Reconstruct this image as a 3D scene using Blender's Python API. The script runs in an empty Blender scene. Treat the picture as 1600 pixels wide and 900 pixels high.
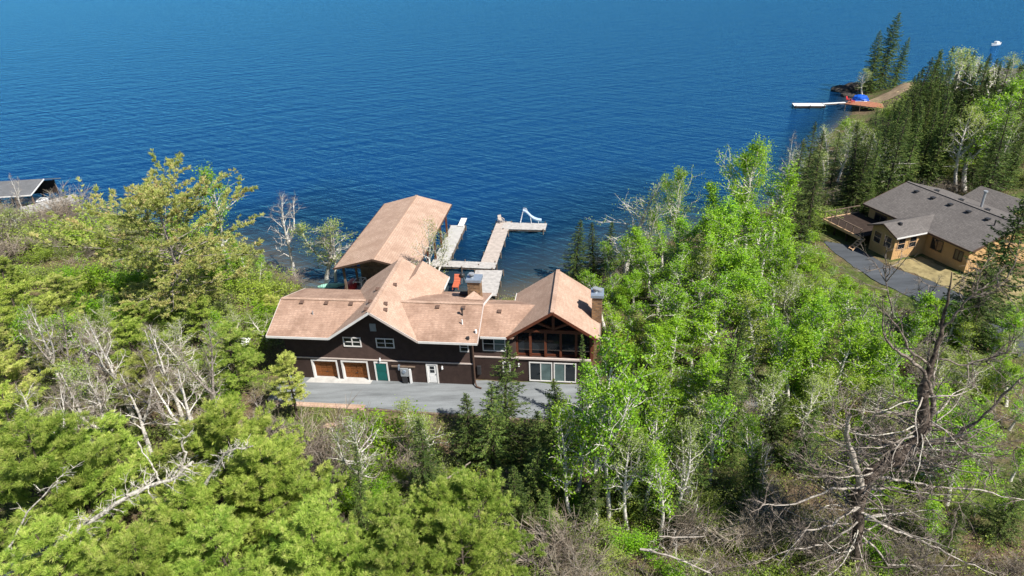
import bpy, math
import numpy as np
from mathutils import Matrix, Vector

# ------------------------------------------------------------------ scene, camera, sky, sun
scene = bpy.context.scene
COL = scene.collection
PITCH, ROLL, FOC, CAMZ = math.radians(28), math.radians(-2.3), 1067.0, 36.0
_f = np.array([0, math.cos(PITCH), -math.sin(PITCH)])
_r = np.array([1.0, 0, 0])
_u = np.cross(_r, _f)
AX = math.cos(ROLL) * _r + math.sin(ROLL) * _u
AY = np.cross(AX, _f)
CAM = np.array([0, 0, CAMZ])

cam_data = bpy.data.cameras.new('camera')
cam_data.sensor_width = 36.0
cam_data.lens = 36.0 * FOC / 1600.0
cam_data.clip_start = 0.5
cam_data.clip_end = 9000
cam = bpy.data.objects.new('camera', cam_data)
COL.objects.link(cam)
m = Matrix.Identity(4)
for i in range(3):
    m[i][0], m[i][1], m[i][2], m[i][3] = AX[i], AY[i], -_f[i], CAM[i]
cam.matrix_world = m
scene.camera = cam

YAW = math.radians(8)
CY, SY = math.cos(YAW), math.sin(YAW)
HO = np.array([-3.70, 49.69, 0.0])          # front corner of the brown house


def hw(u, v, z=0.0):                        # house frame -> world
    return np.array([HO[0] + u * CY + v * SY, HO[1] - u * SY + v * CY, z])


sun_vec = np.array([2.13 * CY - 1.3 * SY, -2.13 * SY - 1.3 * CY, 3.0])
sun_vec /= np.linalg.norm(sun_vec)
SUN_EL = math.asin(sun_vec[2])
SUN_AZ = math.atan2(sun_vec[0], sun_vec[1])

world = bpy.data.worlds.new('World')
scene.world = world
world.use_nodes = True
wn = world.node_tree.nodes
wn.clear()
sky = wn.new('ShaderNodeTexSky')
sky.sky_type = 'NISHITA'
sky.sun_disc = False
sky.sun_elevation = SUN_EL
sky.sun_rotation = SUN_AZ
sky.altitude = 400
sky.air_density = 1.0
sky.dust_density = 0.0
sky.ozone_density = 4.0
bg = wn.new('ShaderNodeBackground')
bg.inputs['Strength'].default_value = 0.065
wo = wn.new('ShaderNodeOutputWorld')
world.node_tree.links.new(sky.outputs[0], bg.inputs[0])
world.node_tree.links.new(bg.outputs[0], wo.inputs[0])

sd = bpy.data.lights.new('sun', 'SUN')
sd.energy = 5.0
sd.angle = math.radians(0.53)
sd.color = (1.0, 0.95, 0.87)
sun = bpy.data.objects.new('sun', sd)
COL.objects.link(sun)
sun.rotation_euler = Vector(sun_vec).to_track_quat('Z', 'Y').to_euler()

scene.view_settings.view_transform = 'Standard'
scene.view_settings.look = 'None'
scene.view_settings.gamma = 1.0
scene.view_settings.exposure = 0.65
scene.view_settings.use_curve_mapping = False
scene.render.engine = 'CYCLES'
cy = scene.cycles
cy.max_bounces = 3
cy.diffuse_bounces = 2
cy.glossy_bounces = 2
cy.transmission_bounces = 2
cy.transparent_max_bounces = 4
cy.use_adaptive_sampling = True
cy.adaptive_threshold = 0.02
cy.sample_clamp_indirect = 4.0
cy.use_denoising = True


# ------------------------------------------------------------------ small maths
def ray(x, y):
    return (x - 800) / FOC * AX - (y - 450) / FOC * AY + _f


def px(x, y, z=0.0):                        # photograph point -> world point at height z
    d = ray(x, y)
    return CAM + d * ((z - CAMZ) / d[2])


def at(x, y, Y):                            # photograph point -> world point at distance Y
    d = ray(x, y)
    return CAM + d * (Y / d[1])


def nrm(v):
    v = np.asarray(v, float)
    return v / (np.linalg.norm(v, axis=-1, keepdims=True) + 1e-9)


def smooth(t):
    t = np.clip(t, 0, 1)
    return t * t * (3 - 2 * t)


def vnoise(x, y, seed=0):
    x = np.asarray(x, float)
    y = np.asarray(y, float)
    xi, yi = np.floor(x), np.floor(y)
    xf, yf = smooth(x - xi), smooth(y - yi)

    def h(a, b):
        s = np.sin(a * 127.1 + b * 311.7 + seed * 74.7) * 43758.5453
        return s - np.floor(s)
    return (h(xi, yi) * (1 - xf) + h(xi + 1, yi) * xf) * (1 - yf) + (h(xi, yi + 1) * (1 - xf) + h(xi + 1, yi + 1) * xf) * yf - 0.5


ORD = ['first', 'second', 'third', 'fourth', 'fifth', 'sixth', 'seventh', 'eighth', 'ninth', 'tenth', 'eleventh', 'twelfth',
       'thirteenth', 'fourteenth', 'fifteenth', 'sixteenth', 'seventeenth', 'eighteenth', 'nineteenth', 'twentieth']

# ------------------------------------------------------------------ materials
MATS = {}


def newmat(name):
    mt = bpy.data.materials.new(name)
    mt.use_nodes = True
    nt = mt.node_tree
    for n in list(nt.nodes):
        nt.nodes.remove(n)
    out = nt.nodes.new('ShaderNodeOutputMaterial')
    MATS[name] = mt
    return mt, nt, out


def N(nt, kind, **kw):
    n = nt.nodes.new('ShaderNode' + kind)
    for k, v in kw.items():
        if k.startswith('i_'):
            n.inputs[k[2:].replace('_', ' ')].default_value = v
        else:
            setattr(n, k, v)
    return n


def ramp(nt, fac, stops):
    r = nt.nodes.new('ShaderNodeValToRGB')
    e = r.color_ramp.elements
    while len(e) < len(stops):
        e.new(0.5)
    for el, (p, c) in zip(e, stops):
        el.position = p
        el.color = (*c, 1) if len(c) == 3 else c
    nt.links.new(fac, r.inputs[0])
    return r.outputs[0]


def coords(nt, scale=(1, 1, 1), kind='Object', rot=(0, 0, 0), vt='POINT'):
    tc = N(nt, 'TexCoord')
    mp = N(nt, 'Mapping', vector_type=vt)
    mp.inputs['Scale'].default_value = scale
    mp.inputs['Rotation'].default_value = rot
    nt.links.new(tc.outputs[kind], mp.inputs[0])
    return mp.outputs[0]


def principled(nt, out, rough=0.7, spec=0.3, metal=0.0):
    b = N(nt, 'BsdfPrincipled')
    b.inputs['Roughness'].default_value = rough
    b.inputs['Specular IOR Level'].default_value = spec
    b.inputs['Metallic'].default_value = metal
    nt.links.new(b.outputs[0], out.inputs[0])
    return b


def plain(name, col, var=0.25, scale=3.0, rough=0.7, spec=0.3, metal=0.0, bump=0.15, stretch=(1, 1, 1)):
    mt, nt, out = newmat(name)
    b = principled(nt, out, rough, spec, metal)
    nz = N(nt, 'TexNoise', i_Scale=scale, i_Detail=6.0, i_Roughness=0.65)
    nt.links.new(coords(nt, stretch), nz.inputs['Vector'])
    c = np.array(col)
    cc = ramp(nt, nz.outputs[0], [(0.28, tuple(c * (1 - var))), (0.72, tuple(np.minimum(c * (1 + var), 0.95)))])
    nt.links.new(cc, b.inputs['Base Color'])
    if bump:
        bp = N(nt, 'Bump', i_Strength=bump, i_Distance=0.02)
        nt.links.new(nz.outputs[0], bp.inputs['Height'])
        nt.links.new(bp.outputs[0], b.inputs['Normal'])
    return mt


def shingle(name, c1, c2, dirt, dirtamt=0.55):
    mt, nt, out = newmat(name)
    b = principled(nt, out, 0.9, 0.15)
    co = coords(nt)
    # courses follow height so they run along the eaves of every slope
    sep = N(nt, 'SeparateXYZ')
    nt.links.new(co, sep.inputs[0])
    cmb = N(nt, 'CombineXYZ')
    add = N(nt, 'Math', operation='ADD')
    nt.links.new(sep.outputs[0], add.inputs[0])
    nt.links.new(sep.outputs[1], add.inputs[1])
    nt.links.new(add.outputs[0], cmb.inputs[0])
    mul = N(nt, 'Math', operation='MULTIPLY')
    mul.inputs[1].default_value = 2.2
    nt.links.new(sep.outputs[2], mul.inputs[0])
    nt.links.new(mul.outputs[0], cmb.inputs[1])
    br = N(nt, 'TexBrick', i_Scale=1.0, i_Mortar_Size=0.012, i_Bias=0.0)
    br.inputs['Brick Width'].default_value = 0.34
    br.inputs['Row Height'].default_value = 0.16
    br.inputs['Color1'].default_value = (*c1, 1)
    br.inputs['Color2'].default_value = (*c2, 1)
    br.inputs['Mortar'].default_value = (*(np.array(c1) * 0.62), 1)
    nt.links.new(cmb.outputs[0], br.inputs['Vector'])
    # granule speckle
    n1 = N(nt, 'TexNoise', i_Scale=5.0, i_Detail=8.0, i_Roughness=0.75)
    nt.links.new(co, n1.inputs['Vector'])
    v1 = ramp(nt, n1.outputs[0], [(0.3, (0.72, 0.72, 0.72)), (0.7, (1.22, 1.22, 1.22))])
    mx = N(nt, 'MixRGB', blend_type='MULTIPLY', i_Fac=0.8)
    nt.links.new(br.outputs[0], mx.inputs[1])
    nt.links.new(v1, mx.inputs[2])
    # soft weather streaks
    n2 = N(nt, 'TexNoise', i_Scale=0.55, i_Detail=5.0, i_Roughness=0.6)
    nt.links.new(co, n2.inputs['Vector'])
    f2 = ramp(nt, n2.outputs[0], [(0.42, (0, 0, 0)), (0.75, (dirtamt,) * 3)])
    mx2 = N(nt, 'MixRGB', blend_type='MIX')
    nt.links.new(f2, mx2.inputs[0])
    nt.links.new(mx.outputs[0], mx2.inputs[1])
    mx2.inputs[2].default_value = (*dirt, 1)
    nt.links.new(mx2.outputs[0], b.inputs['Base Color'])
    bp = N(nt, 'Bump', i_Strength=0.5, i_Distance=0.02)
    nt.links.new(br.outputs['Fac'], bp.inputs['Height'])
    bp.invert = True
    nt.links.new(bp.outputs[0], b.inputs['Normal'])
    return mt


def boards(name, col, axis='Z', freq=6.0, var=0.3, bumpd=0.03, rough=0.75):
    mt, nt, out = newmat(name)
    b = principled(nt, out, rough, 0.25)
    co = coords(nt)
    w = N(nt, 'TexWave', wave_type='BANDS', bands_direction=axis, wave_profile='SAW', i_Scale=freq / 6.28, i_Distortion=0.0)
    nt.links.new(co, w.inputs['Vector'])
    nz = N(nt, 'TexNoise', i_Scale=1.6, i_Detail=6.0, i_Roughness=0.7)
    nt.links.new(co, nz.inputs['Vector'])
    c = np.array(col)
    cc = ramp(nt, nz.outputs[0], [(0.25, tuple(c * (1 - var))), (0.75, tuple(c * (1 + var)))])
    edge = ramp(nt, w.outputs[0], [(0.0, (0.55,) * 3), (0.12, (1, 1, 1)), (1.0, (1, 1, 1))])
    mx = N(nt, 'MixRGB', blend_type='MULTIPLY', i_Fac=0.8)
    nt.links.new(cc, mx.inputs[1])
    nt.links.new(edge, mx.inputs[2])
    nt.links.new(mx.outputs[0], b.inputs['Base Color'])
    bp = N(nt, 'Bump', i_Strength=0.7, i_Distance=bumpd)
    bp.invert = axis == 'Z'      # lap boards stand proud at their lower edge
    nt.links.new(w.outputs[0], bp.inputs['Height'])
    nt.links.new(bp.outputs[0], b.inputs['Normal'])
    return mt


def leafmat(name, cols, trans=0.35, objvar=0.25, rough=0.6):
    """cols: colour stops over the per-leaf random value."""
    mt, nt, out = newmat(name)
    at_ = N(nt, 'Attribute', attribute_name='rnd')
    cc = ramp(nt, at_.outputs['Fac'], [(i / (len(cols) - 1), c) for i, c in enumerate(cols)])
    oi = N(nt, 'ObjectInfo')
    hs = N(nt, 'HueSaturation')
    mr = N(nt, 'MapRange')
    mr.inputs['To Min'].default_value = 1 - objvar
    mr.inputs['To Max'].default_value = 1 + objvar
    nt.links.new(oi.outputs['Random'], mr.inputs['Value'])
    nt.links.new(mr.outputs[0], hs.inputs['Value'])
    wn_ = N(nt, 'TexWhiteNoise', noise_dimensions='1D')
    nt.links.new(oi.outputs['Random'], wn_.inputs['W'])
    mr2 = N(nt, 'MapRange')
    mr2.inputs['To Min'].default_value = 0.488
    mr2.inputs['To Max'].default_value = 0.504
    nt.links.new(wn_.outputs[0], mr2.inputs['Value'])
    nt.links.new(mr2.outputs[0], hs.inputs['Hue'])
    nt.links.new(cc, hs.inputs['Color'])
    d = principled(nt, out, rough, 0.25)
    nt.links.new(hs.outputs[0], d.inputs['Base Color'])
    t = N(nt, 'BsdfTranslucent')
    g = N(nt, 'Gamma', i_Gamma=0.85)
    nt.links.new(hs.outputs[0], g.inputs[0])
    nt.links.new(g.outputs[0], t.inputs[0])
    mx = N(nt, 'MixShader', i_Fac=trans)
    nt.links.new(d.outputs[0], mx.inputs[1])
    nt.links.new(t.outputs[0], mx.inputs[2])
    nt.links.new(mx.outputs[0], out.inputs[0])
    return mt


def bark(name, light, dark, lo=0.45, hi=0.6, scale=(1.2, 1.2, 5.0)):
    mt, nt, out = newmat(name)
    b = principled(nt, out, 0.85, 0.2)
    nz = N(nt, 'TexNoise', i_Scale=2.2, i_Detail=5.0, i_Roughness=0.7)
    nt.links.new(coords(nt, scale), nz.inputs['Vector'])
    cc = ramp(nt, nz.outputs[0], [(lo, light), (hi, dark)])
    nt.links.new(cc, b.inputs['Base Color'])
    bp = N(nt, 'Bump', i_Strength=0.4, i_Distance=0.03)
    nt.links.new(nz.outputs[0], bp.inputs['Height'])
    nt.links.new(bp.outputs[0], b.inputs['Normal'])
    return mt


shingle('shingle_tan', (0.53, 0.375, 0.285), (0.46, 0.315, 0.235), (0.30, 0.19, 0.135), 0.7)
shingle('shingle_worn', (0.47, 0.315, 0.235), (0.40, 0.26, 0.19), (0.19, 0.115, 0.08), 0.85)
shingle('shingle_grey', (0.17, 0.155, 0.145), (0.13, 0.118, 0.112), (0.10, 0.09, 0.085))
shingle('shingle_charcoal', (0.17, 0.175, 0.185), (0.14, 0.145, 0.15), (0.10, 0.10, 0.105))
boards('siding_lap', (0.066, 0.042, 0.036), 'Z', 6.28 / 0.2)
boards('siding_vertical', (0.066, 0.042, 0.036), 'X', 6.28 / 0.3)
boards('siding_tan', (0.50, 0.31, 0.14), 'Z', 6.28 / 0.22, 0.12)
plain('white_trim', (0.72, 0.70, 0.68), 0.1, 2.0, 0.5)
plain('fascia_pale', (0.55, 0.47, 0.43), 0.12, 2.0, 0.5)
plain('fascia_brown', (0.09, 0.055, 0.04), 0.2, 2.0, 0.6)
boards('garage_wood', (0.28, 0.10, 0.028), 'X', 6.28 / 0.17, 0.35)
plain('timber_red', (0.13, 0.042, 0.022), 0.3, 2.0, 0.55, stretch=(1, 1, 6))
plain('door_teal', (0.008, 0.11, 0.10), 0.15, 2.0, 0.4)
plain('glass', (0.012, 0.017, 0.022), 0.2, 0.6, 0.06, 0.6, bump=0)
plain('glass_pale', (0.10, 0.15, 0.15), 0.3, 0.9, 0.1, 0.5, bump=0)
plain('metal_grey', (0.36, 0.38, 0.40), 0.15, 4.0, 0.45, 0.4, 0.3)
plain('metal_dark', (0.03, 0.03, 0.033), 0.2, 4.0, 0.45, 0.4)
plain('metal_cap', (0.30, 0.36, 0.44), 0.15, 4.0, 0.4, 0.4, 0.4)
plain('paint_white', (0.78, 0.78, 0.78), 0.06, 3.0, 0.35, 0.4)
plain('paint_red', (0.50, 0.035, 0.035), 0.12, 3.0, 0.35, 0.4)
plain('paint_orange', (0.55, 0.14, 0.07), 0.15, 3.0, 0.5)
plain('paint_mint', (0.32, 0.62, 0.50), 0.12, 3.0, 0.4)
plain('tarp_blue', (0.01, 0.10, 0.55), 0.25, 3.0, 0.4, bump=0.5)
plain('slide_blue', (0.45, 0.58, 0.75), 0.1, 3.0, 0.3, 0.5)
plain('cloth_white', (0.75, 0.75, 0.74), 0.1, 3.0, 0.6, bump=0.6)
plain('concrete', (0.46, 0.45, 0.43), 0.2, 1.3, 0.85, 0.2)
plain('plank_grey', (0.43, 0.41, 0.39), 0.28, 1.8, 0.85, 0.15)
plain('plank_pink', (0.45, 0.39, 0.345), 0.25, 1.8, 0.85, 0.15)
plain('plank_white', (0.74, 0.73, 0.71), 0.12, 1.8, 0.8, 0.15)
plain('plank_red', (0.34, 0.15, 0.09), 0.3, 1.8, 0.8, 0.15)
plain('wood_weathered', (0.17, 0.125, 0.095), 0.35, 2.0, 0.85, 0.15)
plain('wood_dark', (0.045, 0.032, 0.026), 0.3, 2.0, 0.85, 0.15)
plain('wood_pale', (0.55, 0.36, 0.22), 0.2, 2.0, 0.8, 0.15)
plain('vent_brown', (0.13, 0.08, 0.06), 0.2, 4.0, 0.6)
plain('rock', (0.20, 0.185, 0.17), 0.5, 1.2, 0.9, 0.2, bump=0.8)
plain('rock_dark', (0.06, 0.052, 0.045), 0.5, 1.2, 0.9, 0.2, bump=0.8)
plain('rock_buff', (0.45, 0.34, 0.25), 0.3, 1.2, 0.9, 0.2, bump=0.8)

mt, nt, out = newmat('brick')
b = principled(nt, out, 0.9, 0.15)
br = N(nt, 'TexBrick', i_Scale=1.0, i_Mortar_Size=0.02)
br.inputs['Brick Width'].default_value = 0.34
br.inputs['Row Height'].default_value = 0.16
br.inputs['Color1'].default_value = (0.33, 0.19, 0.09, 1)
br.inputs['Color2'].default_value = (0.13, 0.075, 0.04, 1)
br.inputs['Mortar'].default_value = (0.20, 0.15, 0.11, 1)
tc = N(nt, 'TexCoord')
sep = N(nt, 'SeparateXYZ')
nt.links.new(tc.outputs['Object'], sep.inputs[0])
ad = N(nt, 'Math', operation='ADD')
nt.links.new(sep.outputs[0], ad.inputs[0])
nt.links.new(sep.outputs[1], ad.inputs[1])
cb = N(nt, 'CombineXYZ')
nt.links.new(ad.outputs[0], cb.inputs[0])
nt.links.new(sep.outputs[2], cb.inputs[1])
nt.links.new(cb.outputs[0], br.inputs['Vector'])
nt.links.new(br.outputs[0], b.inputs['Base Color'])

# asphalt, weathered pale
def asphalt(name, c):
    mt, nt, out = newmat(name)
    b = principled(nt, out, 0.92, 0.2)
    co = coords(nt)
    n1 = N(nt, 'TexNoise', i_Scale=0.5, i_Detail=8.0, i_Roughness=0.7)
    n2 = N(nt, 'TexNoise', i_Scale=14.0, i_Detail=4.0, i_Roughness=0.7)
    mp = N(nt, 'Mapping')
    mp.inputs['Scale'].default_value = (0.35, 2.2, 1)
    mp.inputs['Rotation'].default_value = (0, 0, YAW)
    nt.links.new(co, mp.inputs[0])
    nt.links.new(mp.outputs[0], n1.inputs['Vector'])
    nt.links.new(co, n2.inputs['Vector'])
    c = np.array(c)
    a = ramp(nt, n1.outputs[0], [(0.3, tuple(c * 0.6)), (0.5, tuple(c)), (0.7, tuple(c * 1.3))])
    g = ramp(nt, n2.outputs[0], [(0.3, (0.8,) * 3), (0.7, (1.18,) * 3)])
    mx = N(nt, 'MixRGB', blend_type='MULTIPLY', i_Fac=1.0)
    nt.links.new(a, mx.inputs[1])
    nt.links.new(g, mx.inputs[2])
    nt.links.new(mx.outputs[0], b.inputs['Base Color'])
    bp = N(nt, 'Bump', i_Strength=0.4, i_Distance=0.02)
    nt.links.new(n2.outputs[0], bp.inputs['Height'])
    nt.links.new(bp.outputs[0], b.inputs['Normal'])


asphalt('asphalt_pale', (0.205, 0.22, 0.23))
asphalt('asphalt_grey', (0.075, 0.083, 0.094))

# forest floor
mt, nt, out = newmat('forest_floor')
b = principled(nt, out, 0.95, 0.1)
co = coords(nt)
n1 = N(nt, 'TexNoise', i_Scale=0.16, i_Detail=9.0, i_Roughness=0.68)
n2 = N(nt, 'TexNoise', i_Scale=2.6, i_Detail=8.0, i_Roughness=0.75)
n3 = N(nt, 'TexNoise', i_Scale=0.3, i_Detail=6.0, i_Roughness=0.6)
for n in (n1, n2, n3):
    nt.links.new(co, n.inputs['Vector'])
c1 = ramp(nt, n2.outputs[0], [(0.25, (0.045, 0.034, 0.022)), (0.5, (0.14, 0.10, 0.062)), (0.75, (0.27, 0.21, 0.13))])
c2 = ramp(nt, n2.outputs[0], [(0.25, (0.03, 0.045, 0.012)), (0.5, (0.085, 0.12, 0.03)), (0.8, (0.20, 0.22, 0.07))])
f = ramp(nt, n1.outputs[0], [(0.42, (0, 0, 0)), (0.58, (1, 1, 1))])
mx = N(nt, 'MixRGB')
nt.links.new(f, mx.inputs[0])
nt.links.new(c1, mx.inputs[1])
nt.links.new(c2, mx.inputs[2])
nt.links.new(mx.outputs[0], b.inputs['Base Color'])
bp = N(nt, 'Bump', i_Strength=1.0, i_Distance=0.15)
nt.links.new(n2.outputs[0], bp.inputs['Height'])
nt.links.new(bp.outputs[0], b.inputs['Normal'])

plain('dry_lawn', (0.27, 0.22, 0.11), 0.4, 1.5, 0.95, 0.1, bump=0.5)
plain('bare_earth', (0.33, 0.24, 0.15), 0.35, 1.0, 0.95, 0.1, bump=0.5)

# lake water: colour by depth, reflected sky's blue painted in, wind ripples as fine relief
mt, nt, out = newmat('lake_water')
dp = N(nt, 'Attribute', attribute_name='depth')
cc = ramp(nt, dp.outputs['Fac'], [(0.0, (0.10, 0.085, 0.055)), (0.10, (0.028, 0.042, 0.048)), (0.28, (0.003, 0.020, 0.052)), (0.7, (0.003, 0.035, 0.120))])
df = N(nt, 'BsdfDiffuse')
nt.links.new(cc, df.inputs[0])
gl = N(nt, 'BsdfGlossy', i_Roughness=0.12)
gl.inputs['Color'].default_value = (0.19, 0.62, 1.0, 1)  # tint turns the pale sky reflection blue
w1 = N(nt, 'TexNoise', i_Scale=1.0, i_Detail=3.0, i_Roughness=0.55, i_Distortion=0.3)
nt.links.new(coords(nt, (6.0, 1.5, 1), rot=(0, 0, math.radians(-38)), vt='TEXTURE'), w1.inputs['Vector'])
w2 = N(nt, 'TexNoise', i_Scale=1.0, i_Detail=4.0, i_Roughness=0.65)
nt.links.new(coords(nt, (1.6, 0.6, 1), rot=(0, 0, math.radians(-22)), vt='TEXTURE'), w2.inputs['Vector'])
w3 = N(nt, 'TexNoise', i_Scale=1.0, i_Detail=2.0, i_Roughness=0.5)
nt.links.new(coords(nt, (11.0, 2.8, 1), rot=(0, 0, math.radians(24)), vt='TEXTURE'), w3.inputs['Vector'])
ad = N(nt, 'Math', operation='MULTIPLY_ADD')
ad.inputs[1].default_value = 0.40
nt.links.new(w2.outputs[0], ad.inputs[0])
nt.links.new(w1.outputs[0], ad.inputs[2])
ad2 = N(nt, 'Math', operation='MULTIPLY_ADD')
ad2.inputs[1].default_value = 0.9
nt.links.new(w3.outputs[0], ad2.inputs[0])
nt.links.new(ad.outputs[0], ad2.inputs[2])
bp = N(nt, 'Bump', i_Strength=1.0, i_Distance=0.42)
nt.links.new(ad2.outputs[0], bp.inputs['Height'])
nt.links.new(bp.outputs[0], gl.inputs['Normal'])
fz = N(nt, 'Fresnel', i_IOR=1.42)
nt.links.new(bp.outputs[0], fz.inputs['Normal'])
mx = N(nt, 'MixShader')
nt.links.new(fz.outputs[0], mx.inputs[0])
nt.links.new(df.outputs[0], mx.inputs[1])
nt.links.new(gl.outputs[0], mx.inputs[2])
nt.links.new(mx.outputs[0], out.inputs[0])

leafmat('leaf_aspen', [(0.095, 0.235, 0.010), (0.215, 0.43, 0.018), (0.39, 0.59, 0.05)], 0.34, 0.2, 0.45)
leafmat('leaf_young', [(0.18, 0.25, 0.05), (0.30, 0.40, 0.08), (0.42, 0.50, 0.16)], 0.42)
leafmat('leaf_bush', [(0.16, 0.25, 0.025), (0.29, 0.41, 0.05), (0.44, 0.53, 0.11)], 0.4)
leafmat('needle_pine', [(0.12, 0.22, 0.025), (0.28, 0.41, 0.06), (0.46, 0.58, 0.11), (0.62, 0.63, 0.21)], 0.38, 0.22)
leafmat('needle_pine_light', [(0.22, 0.28, 0.05), (0.40, 0.48, 0.09), (0.56, 0.61, 0.17), (0.62, 0.56, 0.25)], 0.38, 0.2)
leafmat('needle_pine_gold', [(0.17, 0.23, 0.05), (0.36, 0.43, 0.10), (0.52, 0.54, 0.17), (0.66, 0.50, 0.25)], 0.38, 0.1)
leafmat('needle_spruce', [(0.018, 0.045, 0.010), (0.055, 0.105, 0.020), (0.12, 0.19, 0.035), (0.20, 0.22, 0.06)], 0.2, 0.3)
leafmat('twig_leaf', [(0.14, 0.11, 0.08), (0.27, 0.22, 0.165), (0.40, 0.35, 0.27)], 0.05, 0.2)
leafmat('litter', [(0.10, 0.07, 0.04), (0.22, 0.17, 0.10), (0.34, 0.28, 0.17)], 0.15, 0.1)
bark('bark_white', (0.70, 0.66, 0.60), (0.14, 0.12, 0.10), 0.50, 0.64)
bark('bark_silver', (0.66, 0.63, 0.55), (0.22, 0.19, 0.15), 0.50, 0.72)
bark('bark_trunk', (0.17, 0.13, 0.105), (0.03, 0.023, 0.018), 0.38, 0.6, (2, 2, 2))
bark('bark_snag', (0.56, 0.53, 0.455), (0.15, 0.125, 0.10), 0.44, 0.62, (2.5, 2.5, 2.5))
bark('bark_grey', (0.34, 0.30, 0.27), (0.10, 0.085, 0.07))
bark('bark_dark', (0.11, 0.085, 0.068), (0.035, 0.028, 0.022))
bark('bark_dead', (0.30, 0.25, 0.21), (0.06, 0.046, 0.036), 0.40, 0.62)
bark('bark_bleached', (0.50, 0.45, 0.39), (0.17, 0.14, 0.115), 0.42, 0.66)


# ------------------------------------------------------------------ object helpers
def tag(o, label=None, cat=None, group=None, kind=None):
    if label:
        o['label'] = label
    if cat:
        o['category'] = cat
    if group:
        o['group'] = group
    if kind:
        o['kind'] = kind
    return o


def empty(name, loc=(0, 0, 0), rz=0.0):
    o = bpy.data.objects.new(name, None)
    COL.objects.link(o)
    o.empty_display_size = 0.3
    o.location = loc
    o.rotation_euler = (0, 0, rz)
    return o


class MB:
    """collects faces, builds one mesh object"""

    def __init__(s):
        s.v, s.f = [], []

    def poly(s, pts):
        n = len(s.v)
        s.v += [tuple(map(float, p)) for p in pts]
        s.f.append(tuple(range(n, n + len(pts))))
        return s

    def box(s, a, c):
        x0, y0, z0 = a
        x1, y1, z1 = c
        n = len(s.v)
        s.v += [(x0, y0, z0), (x1, y0, z0), (x1, y1, z0), (x0, y1, z0), (x0, y0, z1), (x1, y0, z1), (x1, y1, z1), (x0, y1, z1)]
        for q in ((0, 3, 2, 1), (4, 5, 6, 7), (0, 1, 5, 4), (1, 2, 6, 5), (2, 3, 7, 6), (3, 0, 4, 7)):
            s.f.append(tuple(n + i for i in q))
        return s

    def prism(s, pts, off):
        """polygon pts extruded by vector off"""
        pts = [np.array(p, float) for p in pts]
        off = np.array(off, float)
        k = len(pts)
        n = len(s.v)
        s.v += [tuple(p) for p in pts] + [tuple(p + off) for p in pts]
        s.f.append(tuple(range(n, n + k)))
        s.f.append(tuple(range(n + 2 * k - 1, n + k - 1, -1)))
        for i in range(k):
            j = (i + 1) % k
            s.f.append((n + j, n + i, n + k + i, n + k + j))
        return s

    def beam(s, p, q, w, h, up=(0, 0, 1)):
        p, q = np.array(p, float), np.array(q, float)
        t = nrm(q - p)
        a = np.cross(t, up)
        if np.linalg.norm(a) < 1e-6:
            a = np.array([1.0, 0, 0])
        a = nrm(a)
        c = np.cross(a, t)
        quad = [p - a * w / 2 - c * h / 2, p + a * w / 2 - c * h / 2, p + a * w / 2 + c * h / 2, p - a * w / 2 + c * h / 2]
        return s.prism(quad, q - p)

    def tube(s, pts, rad, k=8, cap=True):
        pts = np.array(pts, float)
        rad = np.broadcast_to(np.array(rad, float), (len(pts),))
        t = nrm(np.gradient(pts, axis=0))
        ref = np.where(np.abs(t[:, 2:3]) > 0.9, np.array([[1.0, 0, 0]]), np.array([[0, 0, 1.0]]))
        a = nrm(np.cross(t, ref))
        c = np.cross(t, a)
        n = len(s.v)
        for i in range(len(pts)):
            for j in range(k):
                an = 2 * math.pi * j / k
                s.v.append(tuple(pts[i] + (a[i] * math.cos(an) + c[i] * math.sin(an)) * rad[i]))
        for i in range(len(pts) - 1):
            for j in range(k):
                j2 = (j + 1) % k
                s.f.append((n + i * k + j, n + i * k + j2, n + (i + 1) * k + j2, n + (i + 1) * k + j))
        if cap:
            s.f.append(tuple(n + j for j in range(k))[::-1])
            s.f.append(tuple(n + (len(pts) - 1) * k + j for j in range(k)))
        return s

    def build(s, name, mat, parent=None, smooth_=False, bevel=0.0):
        me = bpy.data.meshes.new(name)
        me.from_pydata(s.v, [], s.f)
        me.materials.append(MATS[mat])
        import bmesh
        bm = bmesh.new()
        bm.from_mesh(me)
        bmesh.ops.recalc_face_normals(bm, faces=bm.faces)
        bm.to_mesh(me)
        bm.free()
        if smooth_:
            me.polygons.foreach_set('use_smooth', [True] * len(me.polygons))
        o = bpy.data.objects.new(name, me)
        COL.objects.link(o)
        if parent:
            o.parent = parent
        if bevel:
            md = o.modifiers.new('bevel', 'BEVEL')
            md.width = bevel
            md.segments = 2
        return o


def slab(pts, th=0.16):
    return MB().prism(pts, (0, 0, -th))


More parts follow.
